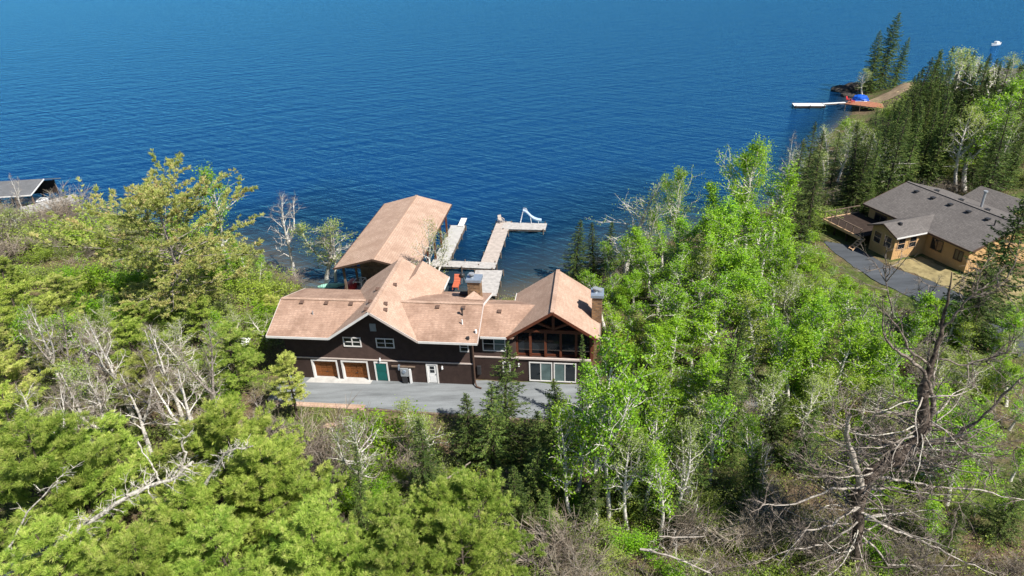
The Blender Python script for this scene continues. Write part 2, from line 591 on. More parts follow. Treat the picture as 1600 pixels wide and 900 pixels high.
def window(parent, u0, u1, z0, z1, v, nx=2, nz=1, fw=0.1, proud=0.06, pane='glass', name='window', frame='white_trim'):
    """frame mesh with pane and muntins as its pieces; v is the wall face, outward is -v"""
    mb = MB()
    y0, y1 = v - proud, v + 0.02
    mb.box((u0, y0, z0), (u0 + fw, y1, z1)).box((u1 - fw, y0, z0), (u1, y1, z1))
    mb.box((u0 + fw, y0, z0), (u1 - fw, y1, z0 + fw)).box((u0 + fw, y0, z1 - fw), (u1 - fw, y1, z1))
    w = mb.build(name, frame, parent)
    a0, a1, c0, c1 = u0 + fw, u1 - fw, z0 + fw, z1 - fw
    for i in range(nx):
        x0 = a0 + (a1 - a0) * i / nx
        x1 = a0 + (a1 - a0) * (i + 1) / nx
        MB().box((x0, v - 0.012, c0), (x1, v + 0.01, c1)).build('pane', pane if isinstance(pane, str) else pane[i], w)
    for i in range(1, nx):
        xm = a0 + (a1 - a0) * i / nx
        MB().box((xm - 0.04, y0 + 0.012, c0), (xm + 0.04, v - 0.013, c1)).build('mullion', frame, w)
    for i in range(1, nz):
        zm = c0 + (c1 - c0) * i / nz
        for j in range(nx):
            x0 = a0 + (a1 - a0) * j / nx + (0.041 if j else 0)
            x1 = a0 + (a1 - a0) * (j + 1) / nx - (0.041 if j < nx - 1 else 0)
            MB().box((x0, y0 + 0.02, zm - 0.025), (x1, v - 0.013, zm + 0.025)).build('muntin', frame, w)
    return w


# ------------------------------------------------------------------ terrain and lake
LAKE = -2.5
SHORE = np.array([(-3000, 420), (-400, 150), (-180, 122), (-120, 113), (-84, 106), (-66, 102), (-52, 96), (-41, 90), (-34, 84), (-27.5, 77),
                  (-23, 72.0), (-17, 70.0), (-9, 69.0), (-2, 69.5), (4, 71.5), (9, 75), (16, 80.5), (27, 87), (38, 94), (46, 104), (54, 118),
                  (62, 130), (70, 140), (75, 147), (79, 156), (83, 163), (90, 168), (97, 168), (101, 162), (108, 158), (120, 158), (145, 162), (180, 168),
                  (250, 180), (420, 200), (3000, 400)])
POLY = np.vstack([SHORE, [(3000, -3000), (-3000, -3000)]])


def shore_dist(x, y):
    """positive inland"""
    x = np.asarray(x, float)
    y = np.asarray(y, float)
    d = np.full(x.shape, 1e9)
    for (x0, y0), (x1, y1) in zip(SHORE[:-1], SHORE[1:]):
        dx, dy = x1 - x0, y1 - y0
        t = np.clip(((x - x0) * dx + (y - y0) * dy) / (dx * dx + dy * dy), 0, 1)
        d = np.minimum(d, np.hypot(x - x0 - t * dx, y - y0 - t * dy))
    ins = np.zeros(x.shape, bool)
    P = POLY
    for i in range(len(P)):
        x0, y0 = P[i]
        x1, y1 = P[(i + 1) % len(P)]
        c = (y0 > y) != (y1 > y)
        with np.errstate(divide='ignore', invalid='ignore'):
            xi = (x1 - x0) * (y - y0) / (y1 - y0 + 1e-12) + x0
        ins ^= c & (x < xi)
    return np.where(ins, d, -d)


NA = math.atan2(-0.955, 0.297)              # the tan house: its long axis
NO = np.array([43.98, 78.97])
NU, NV = np.array([0.297, -0.955]), np.array([0.955, 0.297])


def rect_mask(p, q, p0, p1, q0, q1, blend):
    dx = np.maximum(np.maximum(p0 - p, p - p1), 0)
    dy = np.maximum(np.maximum(q0 - q, q - q1), 0)
    return 1 - smooth(np.hypot(dx, dy) / blend)


def ground_z(x, y):
    x = np.asarray(x, float)
    y = np.asarray(y, float)
    d = shore_dist(x, y)
    h = np.where(d > 0, LAKE + 0.25 * smooth(d / 1.5) + 2.35 * smooth((d - 1) / 11), LAKE + np.maximum(d * (0.2 + 0.5 * smooth((x - 20) / 25) + 0.3 * smooth((-30 - x) / 20)), -9))
    inl = smooth((d - 3) / 12)
    h = h + inl * (1.2 * smooth((-22 - x) / 30) + 2.2 * smooth((36 - y) / 18) - 1.5 * np.exp(-((y - 41.5) / 3.5) ** 2) * smooth((14 - x) / 10)
                   + 2.2 * smooth((x - 54) / 40))
    h = h + inl * (1.1 * vnoise(x / 7, y / 7, 1) + 0.5 * vnoise(x / 2.6, y / 2.6, 2)) + 0.12 * vnoise(x / 0.9, y / 0.9, 3) * (d > 0)
    rx, ry = x - HO[0], y - HO[1]
    u, v = rx * CY - ry * SY, rx * SY + ry * CY
    mk = rect_mask(u, v, -18.2, 12.5, -4.4, 8.5, 2.2)
    h = h * (1 - mk) - 0.06 * mk
    mk = rect_mask(u, v, 8, 26, -2.6, 3.2, 3.0)
    h = h * (1 - mk) - 0.06 * mk
    mk = rect_mask(x, y, -21, -11, 61, 67.5, 2.0)
    h = h * (1 - mk) - 1.15 * mk
    p, q = (x - NO[0]) * NU[0] + (y - NO[1]) * NU[1], (x - NO[0]) * NV[0] + (y - NO[1]) * NV[1]
    mk = rect_mask(p, q, -1, 20, -9, 19, 5)
    return h * (1 - mk) + 0.95 * mk


def axis_pts(lo, hi, step, far):
    core = np.arange(lo, hi + 1e-6, step)
    g = []
    s, p = step, hi
    while p < far:
        s *= 1.35
        p += s
        g.append(p)
    g2 = []
    s, p = step, lo
    while p > -far:
        s *= 1.35
        p -= s
        g2.append(p)
    return np.concatenate([g2[::-1], core, g])


def grid_mesh(name, xs, ys, zfun, mat, keep=None):
    X, Y = np.meshgrid(xs, ys)
    Z = zfun(X, Y)
    nx, ny = len(xs), len(ys)
    idx = np.arange(nx * ny).reshape(ny, nx)
    F = np.stack([idx[:-1, :-1], idx[:-1, 1:], idx[1:, 1:], idx[1:, :-1]], -1).reshape(-1, 4)
    if keep is not None:
        k = keep(X, Y, Z).ravel()
        F = F[k[F].any(1)]
    me = mesh_quads(name, np.stack([X, Y, Z], -1).reshape(-1, 3), F, True)
    me.materials.append(MATS[mat])
    o = bpy.data.objects.new(name, me)
    COL.objects.link(o)
    return o, X, Y, Z


def mesh_quads(name, V, F, smooth_=False, rnd=None):
    me = bpy.data.meshes.new(name)
    V = np.ascontiguousarray(V, np.float32)
    F = np.ascontiguousarray(F, np.int32)
    me.vertices.add(len(V))
    me.vertices.foreach_set('co', V.ravel())
    me.loops.add(F.size)
    me.loops.foreach_set('vertex_index', F.ravel())
    me.polygons.add(len(F))
    me.polygons.foreach_set('loop_start', np.arange(0, F.size, 4, dtype=np.int32))
    me.polygons.foreach_set('loop_total', np.full(len(F), 4, np.int32))
    me.update(calc_edges=True)
    me.validate()
    me.polygons.foreach_set('use_smooth', np.full(len(me.polygons), smooth_))
    if rnd is not None:
        a = me.attributes.new('rnd', 'FLOAT', 'FACE')
        a.data.foreach_set('value', np.ascontiguousarray(rnd, np.float32))
    return me


ground, *_ = grid_mesh('ground', axis_pts(-110, 150, 1.0, 3000), axis_pts(10, 250, 1.0, 3000), ground_z, 'forest_floor')
tag(ground, 'brown and green forest floor sloping to the lake', kind='structure')
water, WX, WY, WZ = grid_mesh('lake_water', axis_pts(-110, 150, 2.0, 3400), axis_pts(50, 250, 2.0, 3400), lambda x, y: np.full(x.shape, LAKE), 'lake_water',
                              keep=lambda x, y, z: shore_dist(x, y) < 4)
dep = np.clip((LAKE - ground_z(WX, WY)) / 9.0, 0, 1).ravel()
aa = water.data.attributes.new('depth', 'FLOAT', 'POINT')
aa.data.foreach_set('value', dep.astype(np.float32))
tag(water, 'rippled blue lake filling the upper half', kind='structure')


def sheet(name, outline, z, mat, label, th=0.0, kind='structure', jag=0.0):
    """flat paved patch; outline in world xy, edges broken up"""
    rg = np.random.default_rng(len(name) + len(outline))
    pts = []
    for (a, c) in zip(outline, outline[1:] + outline[:1]):
        a, c = np.array(a[:2]), np.array(c[:2])
        k = max(1, int(np.linalg.norm(c - a) / 0.7)) if jag else 1
        nv = np.array([-(c - a)[1], (c - a)[0]])
        nv = nv / (np.linalg.norm(nv) + 1e-9)
        for i in range(k):
            pts.append(a + (c - a) * i / k + nv * rg.normal() * jag)
    mb = MB()
    mb.prism([(p[0], p[1], z) for p in pts], (0, 0, -max(th, 0.05)))
    o = mb.build(name, mat)
    tag(o, label, kind=kind)
    return o


H2 = lambda u, v: tuple(hw(u, v)[:2])
sheet('driveway', [H2(-17.6, 0.2), H2(-17.9, -3.5), H2(-8.6, -3.9), H2(-4, -4.2), H2(6, -4.3), H2(12, -3.6), H2(20, -2.4), H2(27, -2.6), H2(27.5, 1.6), H2(20, 2.6), H2(12.2, 2.4),
                   H2(11.8, 0.6), H2(0.3, 0.7)], 0.0, 'asphalt_pale', 'pale grey asphalt driveway below the brown house', 0.3, jag=0.05)
sheet('garage_apron', [H2(-15.1, 0.3), H2(-15.4, -0.75), H2(-9.4, -0.6), H2(-9.3, 0.3)], 0.012, 'concrete', 'pale concrete apron at the garage doors', 0.05)
Nw = lambda p, q: tuple(NO + NU * p + NV * q)
sheet('neighbour_driveway', [Nw(5, -5), Nw(10.2, -5.4), Nw(15, -4.0), Nw(21, -3.5), Nw(27, -4), Nw(28, -8), Nw(20, -8.6), Nw(12, -9.2), Nw(5, -8.2), Nw(2, -7.2)], 1.0, 'asphalt_grey',
      'dark grey asphalt yard below the tan house', 0.6, jag=0.08)
sheet('lawn', [Nw(9.7, -0.1), Nw(9.8, -4.9), Nw(15, -3.9), Nw(21, -3.4), Nw(22, 5), Nw(15.4, 5), Nw(15.4, 0)], 0.985, 'dry_lawn', 'dry tan grass strip beside the tan house', 0.6, jag=0.15)

# ------------------------------------------------------------------ the brown house
house = empty('brown_house', HO, -YAW)
tag(house, 'large dark brown lakeside house with tan shingled gable roofs', 'house')
EZ, RZ = 5.2, 6.8
# walls: storeys with real recesses at the garage doors
lw = MB()
lw.box((-17, 0.36, -0.3), (0, 6.8, 2.16))
for a, c in ((-17, -14.75), (-12.4, -12.0), (-9.55, 0)):
    lw.box((a, 0, -0.3), (c, 0.358, 2.16))
for a, c in ((-14.75, -12.4), (-12.0, -9.55)):
    lw.box((a, 0, 1.9), (c, 0.358, 2.16))
lower = lw.build('lower_wall', 'siding_vertical', house)
uw = MB()
uw.box((-17, 0.02, 2.16), (0, 6.8, EZ - 0.02))
uw.prism([(-12.0, 0.02, EZ - 0.02), (-4.5, 0.02, EZ - 0.02), (-8.25, 0.02, 7.62)], (0, 8.6, 0))
uw.box((-12, 6.8, -0.5), (-4.6, 8.7, EZ - 0.02))
upper = uw.build('upper_wall', 'siding_lap', house)
rw = MB()
rw.box((0.002, 0.9, -0.3), (10.2, 7.3, 2.4))
rlow = rw.build('lower_wall', 'siding_vertical', house)
ru = MB()
ru.box((0.002, 0.92, 2.4), (3.72, 6.2, 4.95))
ru.box((3.72, 1.6, 2.4), (10.2, 7.3, 4.9))
rup = ru.build('upper_wall', 'siding_lap', house)
# gable end wall above the wing's left end and the mid wing's right end
MB().prism([(-17, 0.1, EZ - 0.02), (-17, 6.7, EZ - 0.02), (-17, 2.6, 6.62)], (0.2, 0, 0)).build('gable_end', 'siding_lap', house)
MB().prism([(-0.22, 0.1, EZ - 0.02), (-0.22, 6.7, EZ - 0.02), (-0.22, 2.6, 6.62)], (0.2, 0, 0)).build('gable_end', 'siding_lap', house)
# trim bands
MB().box((-16.98, -0.05, 2.16), (0.03, 0.018, 2.28)).build('trim_band', 'fascia_pale', house)
MB().box((0.01, 0.84, 2.36), (3.7, 0.918, 2.48)).build('trim_band', 'fascia_pale', house)
MB().box((3.7, 0.74, 2.40), (10.25, 0.918, 2.56)).build('sill_ledge', 'fascia_pale', house)

# roofs
roof_l = slab([(-17.8, -1.3, EZ), (-12.2, -1.3, EZ), (-9.80, 2.6, RZ), (-17.8, 2.6, RZ)]).prism(
    [(-17.8, 2.6, RZ), (-9.80, 2.6, RZ), (-12.1, 7.5, EZ), (-17.8, 7.5, EZ)], (0, 0, -0.16)).build('roof', 'shingle_worn', house)
roof_m = slab([(-4.3, -1.3, EZ), (0.78, -1.3, EZ), (0.78, 2.6, RZ), (-6.7, 2.6, RZ)]).prism(
    [(0.78, 2.6, RZ), (0.78, 7.6, EZ), (-4.35, 7.6, EZ), (-6.7, 2.6, RZ)], (0, 0, -0.16)).build('roof', 'shingle_worn', house)
roof_g = slab([(-12.2, -1.3, EZ), (-8.25, -1.3, 7.9), (-8.25, 9.4, 7.9), (-12.2, 9.4, EZ)]).prism(
    [(-8.25, -1.3, 7.9), (-4.3, -1.3, EZ), (-4.3, 9.4, EZ), (-8.25, 9.4, 7.9)], (0, 0, -0.16)).build('roof', 'shingle_tan', house)
# rear cross gable peeping over the main slope
roof_d = slab([(-6.3, 6.9, 7.4), (-6.3, 9.7, 7.4), (-7.2, 9.7, 6.78), (-7.2, 5.8, 6.78)]).prism(
    [(-6.3, 6.9, 7.4), (-3.8, 7.2, 5.72), (-3.8, 9.7, 5.72), (-6.3, 9.7, 7.4)], (0, 0, -0.16)).prism(
    [(-6.3, 6.9, 7.4), (-7.2, 5.8, 6.78), (-4.3, 5.2, 5.0), (-3.8, 7.2, 5.72)], (0, 0, -0.16)).build('roof', 'shingle_tan', house)
roof_c = slab([(0.3, 0.1, 5.0), (3.6, 0.1, 5.0), (6.0, 3.3, 6.45), (0.3, 3.3, 6.45)]).prism(
    [(0.3, 3.3, 6.45), (6.0, 3.3, 6.45), (3.6, 6.6, 5.0), (0.3, 6.6, 5.0)], (0, 0, -0.16)).build('roof', 'shingle_worn', house)
roof_r = slab([(3.08, 0.1, 5.0), (7.0, 0.1, 7.6), (7.0, 8.0, 7.6), (3.08, 8.0, 5.0)]).prism(
    [(7.0, 0.1, 7.6), (10.93, 0.1, 5.0), (10.93, 8.0, 5.0), (7.0, 8.0, 7.6)], (0, 0, -0.16)).build('roof', 'shingle_tan', house)


def capline(p, q, par):
    MB().beam(p, q, 0.34, 0.05).build('ridge_cap', 'shingle_tan', par)


capline((-17.8, 2.6, RZ + 0.02), (-9.9, 2.6, RZ + 0.02), roof_l)
capline((-6.6, 2.6, RZ + 0.02), (0.78, 2.6, RZ + 0.02), roof_m)
capline((-8.25, -1.3, 7.92), (-8.25, 9.4, 7.92), roof_g)
capline((7.0, 0.1, 7.62), (7.0, 8.0, 7.62), roof_r)


def fascia(p, q, par, mat='fascia_pale', h=0.2):
    MB().beam(np.array(p) + (0, 0, -0.075), np.array(q) + (0, 0, -0.075), 0.05, h).build('fascia', mat, par)


fascia((-17.85, -1.33, EZ), (-12.2, -1.33, EZ), roof_l, 'white_trim')
fascia((-4.3, -1.33, EZ), (0.8, -1.33, EZ), roof_m, 'white_trim')
fascia((-12.2, -1.335, EZ), (-8.25, -1.335, 7.9), roof_g, 'white_trim')
fascia((-8.25, -1.335, 7.9), (-4.3, -1.335, EZ), roof_g, 'fascia_pale')
fascia((-17.83, -1.3, EZ), (-17.83, 2.6, RZ), roof_l)
fascia((-17.83, 2.6, RZ), (-17.83, 7.5, EZ), roof_l)
fascia((0.81, -1.3, EZ), (0.81, 2.6, RZ), roof_m)
fascia((0.81, 2.6, RZ), (0.81, 7.6, EZ), roof_m, 'white_trim')
fascia((-3.77, 7.2, 5.72), (-3.77, 9.7, 5.72), roof_d, 'white_trim')
fascia((0.8, 0.07, 5.0), (3.08, 0.07, 5.0), roof_c, 'white_trim')
fascia((3.08, 0.065, 5.0), (7.0, 0.065, 7.6), roof_r, 'timber_red', 0.24)
fascia((7.0, 0.065, 7.6), (10.93, 0.065, 5.0), roof_r, 'timber_red', 0.24)
fascia((10.96, 0.1, 5.0), (10.96, 8.0, 5.0), roof_r)
fascia((3.05, 6.4, 5.0), (3.05, 8.0, 5.0), roof_r, 'white_trim')


def roof_z(u, v, which):
    if which in ('l', 'm'):
        return EZ + (v + 1.3) * 1.6 / 3.9 if v < 2.6 else RZ - (v - 2.6) * 1.6 / 4.95
    if which == 'g':
        return 7.9 - abs(u + 8.25) * 0.684
    if which == 'c':
        return 5.0 + (v - 0.1) * 1.45 / 3.2


def vent(u, v, which, par):
    z = roof_z(u, v, which)
    mb = MB()
    mb.box((u - 0.15, v - 0.15, z - 0.12), (u + 0.15, v + 0.12, z + 0.1))
    mb.prism([(u - 0.18, v - 0.19, z + 0.06), (u + 0.18, v - 0.19, z + 0.06), (u + 0.18, v + 0.15, z + 0.16), (u - 0.18, v + 0.15, z + 0.16)], (0, 0, 0.03))
    mb.build('roof_vent', 'vent_brown', par)


for u in (-15.7, -13.4, -11.1):
    vent(u, 2.15, 'l', roof_l)
for u in (-3.2, -0.9):
    vent(u, 2.1, 'm', roof_m)
for u, v in ((-8.9, 1.2), (-7.5, 1.0), (-9.0, 3.6), (-7.6, 4.4), (-7.3, 0.2), (-8.8, -0.3)):
    vent(u, v, 'g', roof_g)
vent(2.2, 2.5, 'c', roof_c)


def pipe(u, v, z, h, par, r=0.07, mat='metal_grey', cap=True):
    mb = MB().tube([(u, v, z - 0.15), (u, v, z + h)], r, 8)
    if cap:
        mb.tube([(u, v, z + h), (u, v, z + h + 0.16)], r * 1.9, 8)
    mb.build('vent_pipe', mat, par)


pipe(-14.3, 1.0, roof_z(-14.3, 1.0, 'l'), 0.35, roof_l, 0.05, cap=False)
pipe(-0.9, 1.4, roof_z(0, 1.4, 'm'), 0.5, roof_m, 0.07, 'metal_dark')
pipe(-0.75, 0.5, roof_z(0, 0.5, 'm'), 0.45, roof_m, 0.06, 'paint_white', False)
pipe(-0.05, -0.9, roof_z(0, -0.9, 'm'), 0.2, roof_m, 0.14, 'metal_dark', False)
pipe(0.55, -0.3, roof_z(0, -0.3, 'm'), 0.3, roof_m, 0.1, 'paint_white', False)

# chimneys
def chimney(u0, u1, v0, v1, z0, z1, flues):
    c = MB().box((u0, v0, z0), (u1, v1, z1)).build('chimney', 'brick', house)
    MB().box((u0 - 0.12, v0 - 0.12, z1), (u1 + 0.12, v1 + 0.12, z1 + 0.28)).build('chimney_cap', 'metal_cap', c, bevel=0.02)
    for (fu, fv, h) in flues:
        MB().tube([(fu, fv, z1 + 0.26), (fu, fv, z1 + 0.28 + h)], 0.17, 10).tube([(fu, fv, z1 + 0.28 + h), (fu, fv, z1 + 0.42 + h)], 0.26, 10).build('flue', 'metal_grey', c)
        MB().tube([(fu, fv, z1 + 0.34 + h * 0.4), (fu, fv, z1 + 0.34 + h * 0.7)], 0.2, 10).build('flue_band', 'metal_dark', c)
    return c


chimney(-1.0, 0.15, 4.8, 5.8, 5.6, 7.75, [(-0.62, 5.2, 0.3)])
MB().poly([(-1.3, 4.0, 6.42), (0.45, 4.0, 6.42), (-0.42, 4.75, 6.9)]).poly([(-1.3, 4.0, 6.42), (-0.42, 4.75, 6.9), (-1.3, 4.85, 6.1)]).poly(
    [(0.45, 4.0, 6.42), (0.45, 4.85, 6.1), (-0.42, 4.75, 6.9)]).build('cricket', 'shingle_tan', roof_m)
MB().box((-2.0, 5.6, 5.9), (-1.05, 6.2, 6.05)).build('flashing', 'wood_dark', roof_m)
chimney(10.22, 11.1, 2.9, 4.1, -0.3, 7.55, [(10.5, 3.4, 0.3), (10.85, 3.6, 0.1)])

# openings of the main front
window(house, -11.5, -9.85, 3.55, 4.55, 0.02, 2, 2)
window(house, -8.5, -6.85, 3.55, 4.55, 0.02, 2, 2)
MB().box((-8.85, -0.03, 5.25), (-8.3, 0.018, 6.0)).build('gable_vent', 'metal_cap', house)
window(house, -1.05, -0.25, 3.45, 4.4, 0.02, 1, 2)


def garage_door(u0, u1):
    d = MB().box((u0, 0.30, 0.0), (u1, 0.345, 1.9)).build('garage_door', 'garage_wood', house)
    n = 4
    for i in range(n):
        z0 = 1.9 * i / n + 0.02
        z1 = 1.9 * (i + 1) / n - 0.02
        k = 4
        for j in range(k):
            a = u0 + (u1 - u0) * j / k + 0.05
            c = u0 + (u1 - u0) * (j + 1) / k - 0.05
            MB().box((a, 0.272, z0 + 0.05), (c, 0.299, z1 - 0.05)).build('panel', 'garage_wood', d)
    MB().box(((u0 + u1) / 2 - 0.1, 0.24, 0.55), ((u0 + u1) / 2 + 0.1, 0.27, 0.6)).build('handle', 'metal_dark', d)
    fr = MB()
    fr.box((u0 - 0.14, -0.04, 0.0), (u0, 0.3, 1.9)).box((u1, -0.04, 0.0), (u1 + 0.14, 0.3, 1.9)).box((u0 - 0.14, -0.04, 1.9), (u1 + 0.14, 0.3, 2.03))
    fr.build('door_frame', 'white_trim', d)


garage_door(-14.72, -12.55)
garage_door(-11.92, -9.7)


def entry(u0, u1, mat, z1=1.92, glazed=False, sill=True):
    d = MB().box((u0, -0.015, 0.05), (u1, 0.03, z1)).build('door', mat, house)
    fr = MB().box((u0 - 0.13, -0.06, 0.0), (u0, 0.02, z1 + 0.12)).box((u1, -0.06, 0.0), (u1 + 0.13, 0.02, z1 + 0.12)).box((u0, -0.06, z1), (u1, 0.02, z1 + 0.12))
    fr.build('door_frame', 'white_trim', d)
    MB().tube([(u1 - 0.1, -0.07, 0.95), (u1 - 0.1, -0.016, 0.95)], 0.035, 8).build('handle', 'metal_dark', d)
    if glazed:
        for zz in (1.12, 1.5):
            MB().box((u0 + 0.2, -0.028, zz), (u1 - 0.2, -0.016, zz + 0.3)).build('pane', 'glass', d)
        MB().box((u0 + 0.15, -0.026, 0.2), (u1 - 0.15, -0.016, 0.85)).build('panel', mat, d)
    else:
        for zz in (0.2, 1.05):
            MB().box((u0 + 0.14, -0.028, zz), (u1 - 0.14, -0.016, zz + 0.68)).build('panel', mat, d)


entry(-8.85, -7.85, 'door_teal')
entry(-4.1, -3.3, 'paint_white', 1.95, True)
# electrical service cluster
sv = MB().box((-6.55, -0.28, 0.75), (-5.85, -0.02, 1.6)).build('meter_box', 'metal_grey', house, bevel=0.02)
MB().tube([(-6.2, -0.36, 1.3), (-6.2, -0.27, 1.3)], 0.16, 12).build('meter', 'metal_cap', sv)
MB().box((-6.75, -0.2, 1.35), (-6.58, -0.02, 1.85)).build('conduit_box', 'metal_cap', sv)
MB().box((-5.78, -0.25, 0.0), (-5.62, -0.02, 1.5)).build('conduit', 'paint_white', sv)
MB().box((-6.45, -0.3, 0.05), (-6.0, -0.02, 0.7)).build('panel_box', 'metal_dark', sv)
MB().beam((-7.35, -0.12, 1.72), (-5.2, -0.12, 1.72), 0.14, 0.12).build('wooden_rail', 'wood_weathered', sv)


def lamp(u, v, z):
    l = MB().box((u - 0.06, v - 0.05, z - 0.08), (u + 0.06, v - 0.002, z + 0.08)).build('wall_lamp', 'paint_white', house)
    MB().tube([(u, v - 0.12, z - 0.15), (u, v - 0.14, z + 0.04)], [0.1, 0.05], 10).build('lamp_shade', 'paint_white', l)


lamp(-2.75, 0.0, 1.8)
lamp(-8.35, 0.0, 2.4)
lamp(3.95, 0.9, 1.8)
# corner downpipe
MB().tube([(0.35, -1.2, 5.0), (0.14, -0.12, 4.5), (0.12, -0.1, 4.2), (0.12, -0.1, 0.35), (0.3, -0.45, 0.12), (0.75, -0.6, 0.08)], 0.075, 8).build('downpipe', 'fascia_brown', house)
MB().box((0.2, 0.66, 0.6), (0.55, 0.898, 1.5)).build('air_unit', 'metal_dark', house, bevel=0.03)
# connector windows and sunroom
window(house, 0.8, 2.85, 3.05, 4.55, 0.92, 2, 2, pane=('glass', 'glass_pale'))
window(house, 2.5, 3.2, 0.9, 2.0, 0.9, 1, 1)
window(house, 4.85, 6.9, 0.05, 2.08, 0.9, 2, 1, pane=('glass', 'glass_pale'), name='patio_door')
window(house, 7.02, 9.0, 0.05, 2.08, 0.9, 2, 1, pane=('glass_pale', 'glass'), name='patio_door')
SV = 0.42
sr = MB()
sr.box((3.72, 0.72 + SV, 4.9), (10.3, 0.96 + SV, 5.14))
sunroom = sr.build('sunroom_header', 'timber_red', house)
SP = (3.78, 4.98, 6.3, 7.62, 8.95, 10.2)
for s_ in SP:
    MB().box((s_ - 0.1, 0.76 + SV, 2.4), (s_ + 0.1, 0.98 + SV, 4.9)).build('post', 'timber_red', sunroom)
for a, c in zip(SP[:-1], SP[1:]):
    MB().box((a + 0.1, 1.05 + SV, 2.4), (c - 0.1, 1.09 + SV, 4.88)).build('pane', 'glass', sunroom)
    MB().box((a + 0.1, 0.97 + SV, 2.4), (c - 0.1, 1.04 + SV, 2.6)).build('glazing_bar', 'timber_red', sunroom)
MB().prism([(3.9, 1.06 + SV, 5.14), (10.1, 1.06 + SV, 5.14), (7.0, 1.06 + SV, 7.25)], (0, 0.04, 0)).build('gable_pane', 'glass', sunroom)
MB().prism([(4.0, 1.6, 4.9), (10.0, 1.6, 4.9), (7.0, 1.6, 7.2)], (0, 5.6, 0)).build('gable_wall', 'siding_lap', sunroom)
MB().beam((7.0, 0.62 + SV, 5.14), (7.0, 0.62 + SV, 7.3), 0.24, 0.2).build('king_post', 'timber_red', sunroom)
for sgn in (-1, 1):
    MB().beam((7.0 + 0.12 * sgn, 0.62 + SV, 5.5), (7.0 + 1.75 * sgn, 0.62 + SV, 6.2), 0.2, 0.2).build('brace', 'timber_red', sunroom)
    MB().beam((7.0 + 3.3 * sgn, 0.58 + SV, 5.16), (7.0 + 0.1 * sgn, 0.58 + SV, 7.28), 0.2, 0.18).build('rafter', 'timber_red', sunroom)
MB().beam((3.6, 0.6 + SV, 5.25), (10.4, 0.6 + SV, 5.25), 0.2, 0.2).build('tie_beam', 'timber_red', sunroom)
MB().box((10.19, 0.9, 2.4), (10.42, 2.6, 4.9)).build('side_panel', 'timber_red', house)
for zz in (2.6, 3.3, 4.0):
    MB().box((10.42, 1.0, zz), (10.47, 2.5, zz + 0.55)).build('panel', 'timber_red', house)

# low shingled shed below the drive edge
shed = empty('shed', hw(-13.0, -4.6, -2.0), -YAW)
tag(shed, 'low tan shingled shed roof on the bank below the driveway', 'shed')
slab([(-4.2, -1.5, 1.42), (4.15, -1.5, 1.42), (4.15, 0.95, 2.06), (-4.2, 0.95, 2.06)], 0.12).build('roof', 'shingle_tan', shed)
MB().box((-4.0, -1.15, -1.0), (3.95, 0.85, 1.38)).build('wall', 'wood_dark', shed)
MB().beam((-4.25, -1.53, 1.37), (4.2, -1.53, 1.37), 0.05, 0.16).build('fascia', 'wood_weathered', shed)
MB().box((2.6, -1.2, -0.4), (3.6, -1.151, 1.2)).build('door', 'wood_weathered', shed)
rt_ = MB()
o = MB().beam(hw(-8.6, -4.15, -0.1), hw(6.6, -4.55, -0.1), 0.22, 0.3).build('timber_edging', 'wood_weathered')
tag(o, 'long low timber edging along the lower side of the driveway', 'edging')

# ------------------------------------------------------------------ boathouse and docks
BHO = np.array([-20.0, 69.4, LAKE])
bh = empty('boathouse', BHO, -YAW)
tag(bh, 'big open boathouse with tan shingled gable roof standing in the lake', 'boathouse')
BW, BL, BE, BR_ = 9.5, 20.2, 5.0, 6.35
rf = slab([(0, 0, BE), (BW / 2, -0.2, BR_), (BW / 2, 20.0, BR_), (0, BL, BE)], 0.18).prism(
    [(BW / 2, -0.2, BR_), (BW, 0, BE), (BW, BL, BE), (BW / 2, 20.0, BR_)], (0, 0, -0.18)).build('roof', 'shingle_tan', bh)
MB().beam((BW / 2, -0.2, BR_ + 0.02), (BW / 2, 20.0, BR_ + 0.02), 0.34, 0.05).build('ridge_cap', 'shingle_tan', rf)
fascia((0, -0.03, BE), (BW / 2, -0.23, BR_), rf, 'fascia_brown', 0.22)
fascia((BW / 2, -0.23, BR_), (BW, -0.03, BE), rf, 'fascia_brown', 0.22)
fascia((-0.03, 0, BE), (-0.03, BL, BE), rf, 'fascia_brown', 0.22)
fascia((BW + 0.03, 0, BE), (BW + 0.03, BL, BE), rf, 'fascia_brown', 0.22)
for k in range(6):
    y = 0.9 + k * 3.65
    for x in (0.75, BW - 0.75):
        MB().box((x - 0.11, y - 0.11, -1.5), (x + 0.11, y + 0.11, BE - 0.05)).build('post', 'timber_red' if x > 3 else 'wood_weathered', bh)
    t = MB().beam((0.5, y, BE - 0.25), (BW - 0.5, y, BE - 0.25), 0.12, 0.2).build('truss', 'wood_weathered', bh)
    MB().beam((BW / 2, y, BE - 0.2), (BW / 2, y, BR_ - 0.3), 0.12, 0.12).build('king_post', 'wood_weathered', t)
    for sg in (-1, 1):
        MB().beam((BW / 2 + 3.6 * sg, y, BE - 0.05), (BW / 2, y, BR_ - 0.34), 0.12, 0.16).build('rafter', 'wood_weathered', t)
        MB().beam((BW / 2 + 1.7 * sg, y, BE - 0.2), (BW / 2 + 0.8 * sg, y, BR_ - 0.6), 0.1, 0.1).build('web', 'wood_weathered', t)
wl = MB()
for k in range(22):
    wl.box((0.9 + k * 0.35, 5.55 + 0.015 * (k % 3), 0.52), (0.9 + k * 0.35 + 0.335, 5.62, 4.3))
wl.build('board_wall', 'wood_weathered', bh)
MB().box((0.5, 0.3, 0.25), (BW - 0.5, 5.5, 0.5)).build('front_deck', 'plank_grey', bh)
MB().box((0.3, 5.7, 0.3), (1.5, BL - 0.6, 0.5)).build('side_deck', 'plank_grey', bh)
